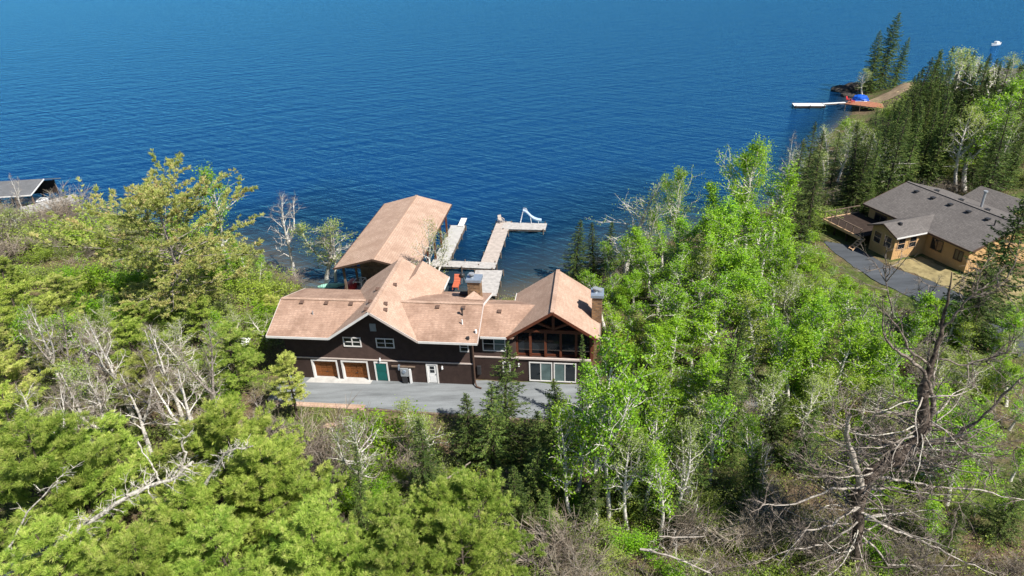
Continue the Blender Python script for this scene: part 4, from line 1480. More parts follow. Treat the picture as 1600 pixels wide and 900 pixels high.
def make_broadleaf(seed, h=12.0, cr=2.4, nleaf=9000, ls=0.14, t0=0.28, trunk_r=0.22, leaf='leaf_aspen', barkm='bark_white', nprim=26, elev=(25, 62), fork=True, twig=True, spread=0.27, wob=0.18):
    rg = np.random.default_rng(seed)
    W, Lq = Q(), Q()
    leaders = [(grow(rg, (0, 0, -0.3), (rg.normal() * 0.05, rg.normal() * 0.05, 1), h, 16, 0.055, 0.03), trunk_r, 1.0)]
    W.tube(leaders[0][0], np.linspace(trunk_r, 0.018, 17) * (1 + 0.35 * np.exp(-np.arange(17) * 1.6)), 7)
    if fork:
        T0 = leaders[0][0]
        i = int(16 * rg.uniform(0.3, 0.5))
        a = rg.uniform(0, 6.28)
        f = grow(rg, T0[i], azv(a, 1.1), h * (1 - i / 16) * 0.85, 10, 0.07, 0.12)
        W.tube(f, np.linspace(trunk_r * 0.6, 0.014, 11), 6)
        leaders.append((f, trunk_r * 0.6, 0.75))
    tips = []
    a = rg.uniform(0, 6.28)
    for li, (T, tr, sc) in enumerate(leaders):
        n1 = nprim if li == 0 else nprim // 2
        for k in range(n1):
            t = (t0 if li == 0 else 0.2) + (0.98 - (t0 if li == 0 else 0.2)) * (k + rg.uniform(0, 1)) / n1
            p = lerp_pts(T, t)
            a += 2.4 + rg.normal() * 0.5
            tt = (t - t0) / (1 - t0)
            prof = (0.55 + 0.75 * tt) if tt < 0.45 else 0.89 * (1.12 - (tt - 0.45) / 0.55) ** 0.7
            L = cr * prof * sc * rg.uniform(0.7, 1.25)
            e = math.radians(elev[0] + (elev[1] - elev[0]) * t + rg.normal() * 9)
            B = grow(rg, p, azv(a, e), L, 6, wob, 0.07)
            r0 = max(0.018, tr * (1 - t) * 0.46 + 0.016)
            W.tube(B, np.linspace(r0, 0.009, 7), 4)
            ns = 6
            for j in range(ns):
                tj = 0.25 + 0.75 * (j + rg.random()) / ns
                pj = lerp_pts(B, min(tj, 0.999))
                dj = nrm(nrm(B[-1] - B[0]) + rg.normal(size=3) * 0.75 + (0, 0, 0.25))
                Sx = grow(rg, pj, dj, L * rg.uniform(0.25, 0.5), 3, 0.22, 0.05)
                if twig:
                    W.tube(Sx, np.linspace(r0 * 0.45, 0.004, 4), 3)
                tips.append(Sx)
            tips.append(B[2:])
    if nleaf:
        P = np.concatenate([lerp_pts(s_, np.random.default_rng(seed + 5 + i).random(14)) for i, s_ in enumerate(tips)])
        w = rg.random(len(tips)) ** 1.3 + 0.12
        w = np.repeat(w, 14)
        pick = rg.choice(len(P), nleaf, p=w / w.sum())
        Cc = P[pick] + rg.normal(size=(nleaf, 3)) * spread * rg.uniform(0.4, 1.2, (nleaf, 1))
        clump = (np.sin(pick // 14 * 12.9898) * 43758.5453) % 1.0
        val = np.clip(0.6 * clump + 0.4 * rg.random(nleaf), 0, 1)
        Lq.leaves(Cc, ls, rg, (0, 0, 0.7), 0.8, val)
    else:
        P0 = np.concatenate([lerp_pts(s_, rg.random(6)) for s_ in tips])
        D = np.concatenate([np.repeat((s_[-1] - s_[0])[None], 6, 0) for s_ in tips])
        P1 = P0 + nrm(nrm(D) + rg.normal(size=P0.shape) * 0.7) * rg.uniform(0.2, 0.7, (len(P0), 1))
        Lq.sticks(P0, P1, 0.006, 0.003, rg=rg)
    return dict(h=h, parts=[('trunk', W.mesh('trunk', barkm, True)), ('crown', Lq.mesh('crown', leaf))])


def make_pine(seed, h=12.0, R=3.2, ntuft=2600, t0=0.2, trunk_r=0.2, leaf='needle_pine', nb=46, blen=0.3, bw=0.055, per=10, top_flat=0.55, barkm='bark_dark', gaps=0.0, dead=0):
    rg = np.random.default_rng(seed)
    W, Lq = Q(), Q()
    T = grow(rg, (0, 0, -0.3), (rg.normal() * 0.03, rg.normal() * 0.03, 1), h, 14, 0.03, 0.05)
    W.tube(T, np.linspace(trunk_r, 0.03, 15) * (1 + 0.3 * np.exp(-np.arange(15) * 1.4)), 7)
    tips, dirs = [], []
    a = rg.uniform(0, 6.28)
    for k in range(nb):
        nw = max(1, nb // 5)
        t = t0 + (0.99 - t0) * min(1.0, (k // 5 + 0.5 + rg.normal() * 0.07) / nw) if k < nb * 0.93 else rg.uniform(0.9, 0.99)
        t = min(t, 0.99)
        if gaps and rg.random() < gaps:
            continue
        p = lerp_pts(T, t)
        a += 2.39996 + rg.normal() * 0.35
        tt = (t - t0) / (1 - t0)
        prof = (0.6 + 0.9 * tt) if tt < 0.35 else (1.0 - (tt - 0.35) / 0.65) ** top_flat * 0.93 + 0.07
        L = R * prof * rg.uniform(0.5, 1.3)
        e = math.radians(-4 + 38 * tt ** 1.5 + rg.normal() * 8)
        B = grow(rg, p, azv(a, e), L, 7, 0.11, 0.045)
        r0 = max(0.02, trunk_r * (1 - t) * 0.4 + 0.012)
        W.tube(B, np.linspace(r0, 0.01, 8), 4)
        for j in range(8):
            tj = 0.22 + 0.78 * (j + rg.random()) / 8
            pj = lerp_pts(B, min(tj, 0.999))
            base = nrm(B[-1] - B[0])
            sd = nrm(np.cross(base, (0, 0, 1))) * (1 if j % 2 else -1)
            dj = nrm(base * 0.8 + sd * rg.uniform(0.5, 1.1) + (0, 0, rg.uniform(-0.05, 0.25)))
            S = grow(rg, pj, dj, L * rg.uniform(0.22, 0.42) * (1.15 - 0.5 * tj), 3, 0.15, 0.08)
            W.tube(S, np.linspace(r0 * 0.4, 0.006, 4), 3)
            tips.append(S)
            dirs.append(dj)
    for k in range(dead):
        t = rg.uniform(0.05, t0 + 0.1)
        B = grow(rg, lerp_pts(T, t), azv(rg.uniform(0, 6.28), 0.0), R * rg.uniform(0.3, 0.8), 5, 0.12, 0.0)
        W.tube(B, np.linspace(0.03, 0.006, 6), 3)
    w = np.array([np.linalg.norm(s_[-1] - s_[0]) for s_ in tips])
    w = w * (rg.random(len(w)) ** 0.8 + 0.2)
    pick = rg.choice(len(tips), ntuft, p=w / w.sum())
    tt = rg.random(ntuft) ** 0.75
    SP_ = np.array(tips)
    i = np.minimum((tt * 3).astype(int), 2)
    f = (tt * 3 - i)[:, None]
    C_ = SP_[pick, i] * (1 - f) + SP_[pick, i + 1] * f + rg.normal(size=(ntuft, 3)) * 0.09
    Dm = nrm(np.array(dirs)[pick] + (0, 0, 0.55) + rg.normal(size=(ntuft, 3)) * 0.35)
    clump = (np.sin(pick * 12.9898 + seed) * 43758.5453) % 1.0
    tv = np.clip(0.45 * clump + 0.55 * rg.random(ntuft), 0, 1)
    P = np.repeat(C_, per, 0)
    D = np.repeat(Dm, per, 0) + rg.normal(size=(ntuft * per, 3)) * 0.5
    v = np.clip(np.repeat(tv, per) + rg.normal(size=ntuft * per) * 0.1, 0, 1)
    Lq.blades(P, D, blen * rg.uniform(0.6, 1.2, ntuft * per), bw, rg, v)
    return dict(h=h, parts=[('trunk', W.mesh('trunk', barkm, True)), ('crown', Lq.mesh('crown', leaf))])


def make_spruce(seed, h=12.0, R=1.7, step=0.27, nper=7, t0=0.06, blen=0.3, bw=0.06, leaf='needle_spruce', power=0.8, trunk_r=0.14, dens=1.6):
    rg = np.random.default_rng(seed)
    W, Lq = Q(), Q()
    T = grow(rg, (0, 0, -0.3), (0, 0, 1), h + 0.3, 12, 0.012, 0.05)
    W.tube(T, np.linspace(trunk_r, 0.012, 13), 6)
    A, B_, Ls = [], [], []
    z = t0 * h
    while z < h * 0.985:
        f = 1 - z / h
        n = max(3, int(nper * (0.55 + 0.6 * f)))
        a0 = rg.uniform(0, 6.28)
        for k in range(n):
            L = R * (f ** power) * rg.uniform(0.6, 1.2) + 0.08
            if rg.random() < 0.06:
                L *= 0.4
            a = a0 + k * 6.283 / n + rg.normal() * 0.25
            e = math.radians(-22 + 52 * (1 - f) ** 2 + rg.normal() * 7)
            p = lerp_pts(T, min((z + 0.3 + rg.uniform(-0.1, 0.1)) / (h + 0.3), 0.995))
            A.append(p)
            B_.append(azv(a, e))
            Ls.append(L)
        z += step * rg.uniform(0.8, 1.2) * (0.6 + 0.6 * f)
    A, B_, Ls = np.array(A), np.array(B_), np.array(Ls)
    W.sticks(A, A + B_ * Ls[:, None] * 0.92, np.maximum(0.010, Ls * 0.012), 0.004)
    nsp = np.maximum(5, (Ls / 0.065 * dens).astype(int))
    idx = np.repeat(np.arange(len(A)), nsp)
    n = len(idx)
    t = rg.random(n) ** 0.8
    sag = -0.10 * np.sin(t * 3.0) * Ls[idx] + 0.10 * t ** 3 * Ls[idx]
    P = A[idx] + B_[idx] * (Ls[idx] * t)[:, None]
    P[:, 2] += sag
    sd = nrm(np.cross(B_[idx], np.array([0, 0, 1.0]))) * np.where(rg.random(n) < 0.5, -1, 1)[:, None]
    D = B_[idx] * 0.9 + sd * rg.uniform(0.2, 1.1, n)[:, None] + rg.normal(size=(n, 3)) * 0.22
    D[:, 2] += rg.uniform(-0.45, 0.25, n)
    ll = blen * (1.15 - 0.5 * t) * rg.uniform(0.6, 1.2, n) * (0.55 + 0.45 * np.minimum(1, Ls[idx]))
    clump = (np.sin(idx * 12.9898 + seed) * 43758.5453) % 1.0
    Lq.blades(P, D, ll, bw, rg, np.clip(0.4 * clump + 0.6 * rg.random(n), 0, 1))
    nt_ = 60
    zt = h * rg.uniform(0.9, 1.0, nt_)
    Lq.blades(np.column_stack([rg.normal(size=nt_) * 0.02, rg.normal(size=nt_) * 0.02, zt]) + T[-1] * (1, 1, 0), np.column_stack([rg.normal(size=nt_) * 0.5, rg.normal(size=nt_) * 0.5, np.full(nt_, 0.8)]), 0.22, 0.05, rg)
    return dict(h=h, parts=[('trunk', W.mesh('trunk', 'bark_dark', True)), ('crown', Lq.mesh('crown', leaf))])


def make_bush(seed, h=2.2, r=1.3, nleaf=4600, ls=0.085, leaf='leaf_bush', stems=14, barkm='bark_grey', twigs=10):
    rg = np.random.default_rng(seed)
    W, Lq = Q(), Q()
    tips = []
    for k in range(stems):
        a = rg.uniform(0, 6.28)
        B = grow(rg, (rg.normal() * 0.15 * r, rg.normal() * 0.15 * r, -0.15), azv(a, rg.uniform(0.7, 1.45)), h * rg.uniform(0.6, 1.1), 6, 0.14, 0.03)
        W.tube(B, np.linspace(0.022, 0.005, 7), 3)
        for j in range(6):
            pj = lerp_pts(B, rg.uniform(0.25, 0.99))
            S = grow(rg, pj, nrm(B[-1] - B[0]) + rg.normal(size=3) * 0.7, h * rg.uniform(0.15, 0.4), 3, 0.2, 0.05)
            W.tube(S, np.linspace(0.008, 0.003, 4), 3)
            tips.append(S)
    if nleaf:
        P = np.concatenate([lerp_pts(s_, rg.random(10)) for s_ in tips])
        pick = rg.integers(0, len(P), nleaf)
        clump = (np.sin(pick // 10 * 12.9898) * 43758.5453) % 1.0
        Lq.leaves(P[pick] + rg.normal(size=(nleaf, 3)) * 0.14, ls, rg, (0, 0, 0.6), 0.7, np.clip(0.55 * clump + 0.45 * rg.random(nleaf), 0, 1))
    else:
        P0 = np.concatenate([lerp_pts(s_, rg.random(twigs)) for s_ in tips])
        Dd = np.concatenate([np.repeat((s_[-1] - s_[0])[None], twigs, 0) for s_ in tips])
        P1 = P0 + nrm(nrm(Dd) + rg.normal(size=P0.shape) * 0.55) * rg.uniform(0.15, 0.55, (len(P0), 1))
        Lq.sticks(P0, P1, 0.006, 0.0025, rg=rg)
    return dict(h=h, parts=[('stems', W.mesh('stems', barkm, True)), ('crown', Lq.mesh('crown', leaf))])


VAR = {
    'aspen': [make_broadleaf(11, 12, 2.0, 4600), make_broadleaf(12, 12, 2.3, 5600), make_broadleaf(13, 12, 1.7, 3800, fork=False), make_broadleaf(14, 12, 2.2, 3600, t0=0.35), make_broadleaf(15, 12, 2.5, 6000, 0.13, t0=0.22), make_broadleaf(16, 12, 2.2, 2800, t0=0.25), make_broadleaf(19, 12, 1.9, 4200, 0.12, t0=0.3, leaf='leaf_bush')],
    'tall': [make_broadleaf(17, 15, 4.6, 13000, 0.15, trunk_r=0.34, nprim=34, t0=0.3), make_broadleaf(18, 15, 3.9, 7500, 0.14, trunk_r=0.30, nprim=32, t0=0.3)],
    'airy': [make_broadleaf(21, 12, 2.8, 3600, 0.15, leaf='leaf_aspen'), make_broadleaf(22, 12, 2.5, 3000, 0.12, leaf='leaf_young'), make_broadleaf(23, 12, 2.6, 3000, 0.15, leaf='leaf_aspen')],
    'pale': [make_broadleaf(31, 12, 2.8, 2600, 0.10, leaf='leaf_young', nprim=30), make_broadleaf(32, 12, 2.4, 4200, 0.11, leaf='leaf_young')],
    'bare': [make_broadleaf(41, 12, 2.7, 0, leaf='twig_leaf', nprim=18), make_broadleaf(42, 12, 2.2, 0, leaf='twig_leaf', nprim=16, fork=True), make_broadleaf(44, 12, 2.4, 0, leaf='twig_leaf', nprim=20, barkm='bark_grey', wob=0.24), make_broadleaf(43, 12, 3.0, 0, leaf='twig_leaf', nprim=22, barkm='bark_grey', elev=(30, 70))],
    'pine': [make_pine(51, 12, 3.0, 3000, bw=0.036, per=13), make_pine(52, 12, 3.4, 3200, t0=0.25, bw=0.036, per=13), make_pine(53, 12, 2.7, 2600, t0=0.15, bw=0.036, per=13)],
    'gold': [make_pine(54, 12, 3.2, 2300, leaf='needle_pine_light', t0=0.3, gaps=0.15, dead=6, bw=0.038, per=13), make_pine(55, 12, 2.8, 2100, leaf='needle_pine_light', t0=0.35, gaps=0.2, dead=8, bw=0.038, per=13)],
    'nearpine': [make_pine(56, 12, 3.8, 5400, t0=0.15, nb=50, blen=0.32, bw=0.025, per=18), make_pine(57, 12, 4.1, 5800, t0=0.12, nb=52, blen=0.31, bw=0.024, per=18), make_pine(58, 12, 3.5, 5000, t0=0.18, nb=46, blen=0.32, bw=0.025, per=18)],
    'spruce': [make_spruce(61, 12, 1.7), make_spruce(62, 12, 1.45), make_spruce(63, 12, 2.0), make_spruce(64, 12, 1.25, power=0.9)],
    'bigspruce': [make_spruce(65, 14, 2.9, 0.3, 8, blen=0.4, bw=0.09, power=0.7, dens=1.3)],
    'bush': [make_bush(71), make_bush(72, 2.0, 1.6, 4400), make_bush(73, 2.6, 1.1, 4800, leaf='leaf_aspen')],
    'palebush': [make_bush(74, 2.2, 1.4, 2900, 0.08, 'leaf_young'), make_bush(75, 2.4, 1.2, 2000, 0.075, 'leaf_young')],
    'brush': [make_bush(76, 2.0, 1.5, 0, leaf='twig_leaf', stems=20), make_bush(77, 2.4, 1.2, 0, leaf='twig_leaf', stems=18)],
}
NAMES = dict(aspen='aspen_tree', tall='aspen_tree', airy='aspen_tree', pale='birch_tree', bare='birch_tree', pine='pine_tree', gold='pine_tree', nearpine='pine_tree', spruce='spruce_tree', bigspruce='spruce_tree',
             bush='bush', palebush='bush', brush='brush')
CATS = dict(aspen_tree='tree', birch_tree='tree', pine_tree='tree', spruce_tree='tree', bush='bush', brush='brush')
prng = np.random.default_rng(99)
COUNT = {}


def plant(kind, loc, h, label, group=None, wide=1.0, var=None, lean=None):
    vs = VAR[kind]
    i = COUNT.get(kind, 0)
    COUNT[kind] = i + 1
    vd = vs[(i if var is None else var) % len(vs)]
    nm = NAMES[kind]
    r = bpy.data.objects.new(nm, None)
    COL.objects.link(r)
    r.empty_display_size = 0.2
    s = h / vd['h']
    sw = s * wide * (1.0 if s > 1 else s ** -0.25)
    r.location = loc
    r.scale = (sw, sw, s)
    lx, ly = (prng.normal() * 0.025, prng.normal() * 0.025) if lean is None else lean
    r.rotation_euler = (lx, ly, prng.uniform(0, 6.28))
    if lean is not None:
        r.rotation_euler[2] = 0.0
    for pn, me in vd['parts']:
        o = bpy.data.objects.new(pn, me)
        COL.objects.link(o)
        o.parent = r
    tag(r, label, CATS[nm], group)
    return r


def tree_at(kind, x, y, Y, label, group=None, wide=1.0, var=None, lean=None, hmin=1.0):
    """a tree whose top shows at photograph point (x, y) and which stands Y metres out"""
    p = at(x, y, Y)
    g = float(ground_z(p[0], p[1]))
    h = max(hmin, p[2] - g)
    return plant(kind, (p[0], p[1], g - 0.05), h, label, group, wide, var, lean)


def on_house(x, y):
    p, q = (x - NO[0]) * NU[0] + (y - NO[1]) * NU[1], (x - NO[0]) * NV[0] + (y - NO[1]) * NV[1]
    return -3 < p < 19 and -8 < q < 20


def reach(x, y, h):
    """distance at which a tree of height h has its top at photograph point (x, y)"""
    lo_, hi_ = 20.0, 400.0
    for _ in range(16):
        Y = (lo_ + hi_) / 2
        p = at(x, y, Y)
        if p[2] - float(ground_z(p[0], p[1])) > h:
            lo_ = Y
        else:
            hi_ = Y
    return Y


def row(kind, items, desc, where, group, wide=1.0, cyc=None):
    """items: (x, y, Y[, wide]) tops in photograph coordinates, left to right"""
    items = sorted(items)
    for i, it in enumerate(items):
        x, y, Y = it[:3]
        k = cyc[i % len(cyc)] if cyc else kind
        tree_at(k, x, y, Y, '%s %s from the left %s' % (ORD[i], desc, where), group, wide * (it[3] if len(it) > 3 else 1.0))

# ------------------------------------------------------------------ planting
jr = np.random.default_rng(404)


def mass(kinds, Y, knots, n, desc, where, group, wide=1.3, jx=0.35, jy=7, jY=1.6):
    """n trees along a row Y metres out whose tops follow the knots (photograph points)"""
    kx, ky = zip(*knots)
    xs = np.linspace(kx[0], kx[-1], n)
    st = (kx[-1] - kx[0]) / max(1, n - 1)
    items = sorted((x + jr.uniform(-jx, jx) * st, jr.uniform(-jy, jy), Y + jr.uniform(-jY, jY)) for x in xs)
    for i, (x, dy, yy) in enumerate(items):
        tree_at(kinds[int(jr.integers(len(kinds)))], x, float(np.interp(x, kx, ky)) + dy, yy, '%s %s from the left %s' % (ORD[i], desc, where), group, wide * jr.uniform(0.85, 1.2), int(jr.integers(0, 60)))


def forest(kinds, knots, n, h, desc, where, group, wide=1.35, jy=9):
    """a row of trees of about height h whose tops follow the knots; each stands where that puts it"""
    kx, ky = zip(*knots)
    st = (kx[-1] - kx[0]) / max(1, n - 1)
    items = sorted((x + jr.uniform(-0.35, 0.35) * st, jr.uniform(-jy, jy), h * jr.uniform(0.85, 1.15)) for x in np.linspace(kx[0], kx[-1], n))
    for i, (x, dy, hh) in enumerate(items):
        y = float(np.interp(x, kx, ky)) + dy
        Y = reach(x, y, hh)
        p = at(x, y, Y)
        if shore_dist(p[0], p[1]) < 0.8 or on_house(p[0], p[1]):
            continue
        tree_at(kinds[int(jr.integers(len(kinds)))], x, y, Y, '%s %s from the left %s' % (ORD[i], desc, where), group, wide * jr.uniform(0.85, 1.2), int(jr.integers(0, 60)))


def low(kinds, Y, x0, x1, n, h, desc, where, group, wide=1.3):
    """n bushes along a row Y metres out, between photograph columns x0 and x1"""
    st = (x1 - x0) / n
    for i in range(n):
        x = x0 + st * (i + 0.5 + jr.uniform(-0.35, 0.35))
        yy = Y + jr.uniform(-1.5, 1.5)
        p = at(x, 450, yy)
        g = float(ground_z(p[0], p[1]))
        if shore_dist(p[0], p[1]) < 0.6:
            continue
        plant(kinds[int(jr.integers(len(kinds)))], (p[0], p[1], g - 0.05), h * jr.uniform(0.7, 1.3), '%s %s from the left %s' % (ORD[i], desc, where), group, wide * jr.uniform(0.9, 1.3), int(jr.integers(0, 60)))


# right: aspens between the brown house and the tan house
tree_at('tall', 1190, 230, 70, 'tallest bright green aspen with thick white trunk against the water', wide=1.05, var=0)
tree_at('tall', 1076, 256, 69, 'tall airy aspen with white branches left of the tallest aspen', wide=0.95, var=1)
tree_at('aspen', 1228, 262, 71, 'bright aspen hugging the right side of the tallest aspen', wide=1.5, var=0)
tree_at('aspen', 1135, 290, 69, 'bright aspen between the tallest and the airy aspen', wide=1.5, var=2)
tree_at('pale', 984, 290, 69, 'pale nearly leafless birch at the water right of the chimney', wide=1.6, var=0)
tree_at('bare', 1238, 205, 90, 'slim dead white birch top rising left of the far spruces', wide=0.7, var=1)
GA = 'aspens right of the brown house'
row('aspen', [(1128, 315, 75), (1040, 330, 72), (1262, 325, 77)], 'leafy aspen', 'in the hindmost row beside the lake', GA, 1.5)
mass(['aspen', 'aspen', 'airy'], 65, [(965, 385), (1050, 345), (1110, 335), (1160, 318), (1215, 322), (1260, 375), (1295, 418)], 11, 'leafy aspen', 'in the second row behind the chimney', GA, 1.5)
mass(['aspen'], 59.5, [(958, 430), (1050, 392), (1150, 376), (1230, 384), (1300, 438)], 11, 'leafy aspen', 'in the third row right of the chimney', GA, 1.5)
mass(['aspen', 'aspen', 'airy'], 54, [(962, 478), (1050, 440), (1150, 418), (1250, 426), (1312, 452)], 11, 'leafy aspen', 'in the middle row right of the brown house', GA, 1.5)
mass(['aspen'], 49, [(985, 535), (1060, 498), (1180, 462), (1320, 452), (1450, 466), (1530, 490), (1605, 495)], 17, 'leafy aspen', 'in the row below the grey yard', GA, 1.4)
mass(['aspen', 'aspen', 'airy'], 44.5, [(1010, 585), (1085, 548), (1200, 520), (1320, 508), (1450, 535), (1605, 565)], 16, 'leafy aspen', 'in the row behind the dead tree', 'aspens around the dead tree', 1.4)
mass(['aspen', 'airy'], 40, [(1050, 610), (1200, 590), (1320, 575), (1450, 600), (1605, 625)], 11, 'leafy aspen', 'in the nearest row behind the dead tree', 'aspens around the dead tree', 1.4)
mass(['aspen'], 34.5, [(1440, 670), (1530, 645), (1605, 690)], 5, 'young green aspen', 'right beside the dead tree', 'aspens around the dead tree', 1.4)
tree_at('airy', 940, 545, 32.2, 'white stemmed birch in fresh leaf in front of the patio doors', wide=0.95, var=0)
tree_at('airy', 962, 580, 33, 'second white stem close beside the white stemmed birch', wide=0.8, var=2)
tree_at('aspen', 900, 600, 36, 'smaller leafy aspen just left of the white stemmed birch', wide=1.35, var=3)
tree_at('aspen', 985, 585, 39.5, 'leafy aspen just right of the white stemmed birch', wide=1.3, var=0)
for Yb, xa, xb, nb_, wh in ((70, 960, 1290, 10, 'under the hindmost aspens'), (62, 955, 1300, 11, 'under the second row of aspens'), (56, 965, 1310, 11, 'under the middle row of aspens'), (47, 985, 1600, 16, 'under the aspens below the grey yard'),
                            (42, 1000, 1600, 14, 'under the aspens behind the dead tree')):
    low(['bush', 'bush', 'palebush', 'brush'], Yb, xa, xb, nb_, 2.2, 'low bush', wh, 'bushes under the aspens', 1.5)

# spruces near the house
tree_at('spruce', 899, 346, 72.5, 'left of three small spruces at the water behind the right gable', wide=1.7, var=2)
tree_at('spruce', 930, 348, 73.5, 'middle of three small spruces at the water behind the right gable', wide=1.6, var=0)
tree_at('spruce', 950, 344, 74.5, 'right of three small spruces at the water behind the right gable', wide=1.6, var=1)
tree_at('spruce', 777, 538, 41, 'tallest slim spruce standing before the connector windows', wide=1.6, var=2)
tree_at('spruce', 727, 606, 39.5, 'narrow spruce at the drive edge left of the tallest slim spruce', wide=1.7, var=0)
tree_at('spruce', 764, 614, 38, 'spruce with brownish tip right in front of the tallest slim spruce', wide=1.7, var=2)
tree_at('spruce', 655, 642, 35.5, 'lone narrow spruce on the bank below the white door', wide=1.35, var=0)
tree_at('spruce', 543, 696, 33, 'thin dark spruce just right of the leaning white birch', wide=1.0, var=1)
tree_at('spruce', 912, 526, 43.5, 'left of the twin spruce tips before the sunroom', wide=0.9, var=3)
tree_at('spruce', 929, 524, 44.5, 'right of the twin spruce tips before the sunroom', wide=0.9, var=1)
tree_at('spruce', 872, 578, 42, 'spruce covering the lower right patio door', wide=1.5, var=2)
tree_at('spruce', 842, 632, 39, 'dark fir at the right end of the driveway', wide=1.7, var=0)
tree_at('spruce', 1139, 496, 39.5, 'tall slender spruce alone among the aspens', wide=1.35, var=0)
row('spruce', [(1044, 630, 37.5), (1100, 670, 35.5), (1215, 612, 39), (965, 680, 35), (880, 660, 36.5), (832, 690, 34.5), (1150, 630, 38), (1265, 640, 37), (915, 730, 32.5), (1010, 715, 33.5), (1060, 745, 32), (1185, 700, 34), (800, 735, 33), (850, 770, 31)], 'dark understorey fir', 'below the aspens at bottom centre right', 'understorey firs', 1.75)
tree_at('bigspruce', 1594, 282, 53, 'big dark spruce at the right edge beside the tan house', wide=1.1)
tree_at('spruce', 1566, 385, 50, 'shorter dark spruce under the big spruce at the right edge', wide=1.9, var=2)

# far right forest
tree_at('bigspruce', 1399, 20, 166, 'tallest old spruce on the tip of the point', wide=1.15)
tree_at('bigspruce', 1378, 48, 163, 'second old spruce leaning left of the tallest on the point', wide=1.1)
tree_at('bigspruce', 1413, 58, 169, 'third old spruce right behind the tallest on the point', wide=1.0)
tree_at('airy', 1356, 105, 161, 'small light green birch left of the old spruces on the point', wide=1.5, var=1)
FS = 'far right trees'
forest(['spruce'], [(1434, 68), (1470, 76), (1520, 78), (1605, 92)], 10, 13.5, 'spire topped spruce', 'on the far skyline row along the open water', FS)
forest(['spruce'], [(1440, 92), (1520, 96), (1605, 104)], 12, 13, 'treetop', 'in the second row of the far forest', FS)
forest(['spruce', 'spruce', 'spruce', 'spruce', 'spruce', 'spruce', 'airy'], [(1426, 116), (1510, 112), (1605, 116)], 14, 12.5, 'treetop', 'in the third row of the far forest', FS)
forest(['spruce', 'spruce', 'spruce', 'spruce', 'spruce', 'spruce', 'airy'], [(1412, 146), (1500, 130), (1605, 128)], 14, 12.5, 'treetop', 'in the fourth row of the far forest', FS)
forest(['spruce'], [(1388, 166), (1500, 148), (1605, 142)], 15, 12, 'treetop', 'in the fifth row of the far forest', FS)
forest(['spruce', 'spruce', 'spruce', 'spruce', 'spruce', 'airy'], [(1345, 192), (1420, 172), (1520, 164), (1605, 158)], 16, 12, 'treetop', 'in the sixth row of the far forest', FS)
forest(['spruce'], [(1254, 214), (1275, 190), (1300, 215), (1390, 194), (1480, 184), (1605, 178)], 18, 11.5, 'treetop', 'in the seventh row of the far forest', FS)
forest(['spruce', 'spruce', 'spruce', 'spruce', 'spruce', 'pale'], [(1250, 245), (1330, 225), (1440, 208), (1530, 200), (1605, 196)], 15, 10, 'treetop', 'in the row right behind the tan house', FS)
forest(['spruce', 'spruce', 'airy'], [(1340, 186), (1370, 172), (1408, 160)], 7, 8.5, 'treetop', 'on the bank below the reddish shore deck', FS, 1.5, 5)
low(['bush', 'palebush', 'brush'], 139, 1338, 1400, 6, 2.4, 'bush', 'at the foot of the reddish shore deck', 'bushes of the far forest', 1.7)
low(['bush', 'palebush', 'brush'], 128, 1330, 1400, 7, 2.6, 'bush', 'on the far bank below the shore deck', 'bushes of the far forest', 1.8)
low(['bush', 'brush'], 160, 1350, 1420, 6, 1.8, 'bush', 'around the old spruces on the point', 'bushes of the far forest', 1.6)
forest(['airy', 'pale'], [(1496, 66), (1545, 78), (1605, 84)], 5, 13, 'rounded light green treetop', 'along the far right skyline', 'light green trees of the far forest', 1.9, 5)
row('pale', [(1308, 194, 103), (1326, 203, 101), (1345, 198, 104), (1300, 230, 97)], 'thin grey green birch', 'in the clump left of the tan house', 'grey green birches by the tan house', 1.2)
low(['palebush', 'brush', 'bush'], 89, 1240, 1400, 8, 2.6, 'pale bush', 'near the deck of the tan house', 'bushes by the tan house', 1.5)
low(['palebush', 'brush', 'bush'], 80, 1225, 1290, 5, 2.4, 'pale bush', 'on the slope left of the tan house', 'bushes by the tan house', 1.5)
low(['brush', 'brush', 'palebush'], 91, 1420, 1600, 9, 2.2, 'brown thicket', 'behind the tan house roof', 'thickets behind the tan house', 1.6)
low(['brush', 'palebush', 'bush'], 116, 1390, 1600, 12, 2.6, 'bush', 'between the far spruce rows', 'bushes of the far forest', 1.9)
low(['brush', 'palebush', 'bush'], 100, 1330, 1600, 12, 2.6, 'bush', 'between the nearer spruce rows', 'bushes of the far forest', 1.9)
mass(['aspen', 'airy', 'aspen'], 55, [(1330, 462), (1420, 468), (1500, 462), (1605, 462)], 9, 'leafy aspen', 'at the lower edge of the tan house lawn', GA, 1.3)
mass(['aspen', 'aspen', 'airy'], 60, [(1292, 418), (1335, 440), (1385, 462)], 6, 'leafy aspen', 'along the left edge of the grey yard', GA, 1.35)
row('bare', [(1400, 452, 54), (1452, 428, 56), (1530, 452, 53)], 'leafless grey tree', 'in front of the tan house lawn', 'leafless trees by the tan house', 0.9)

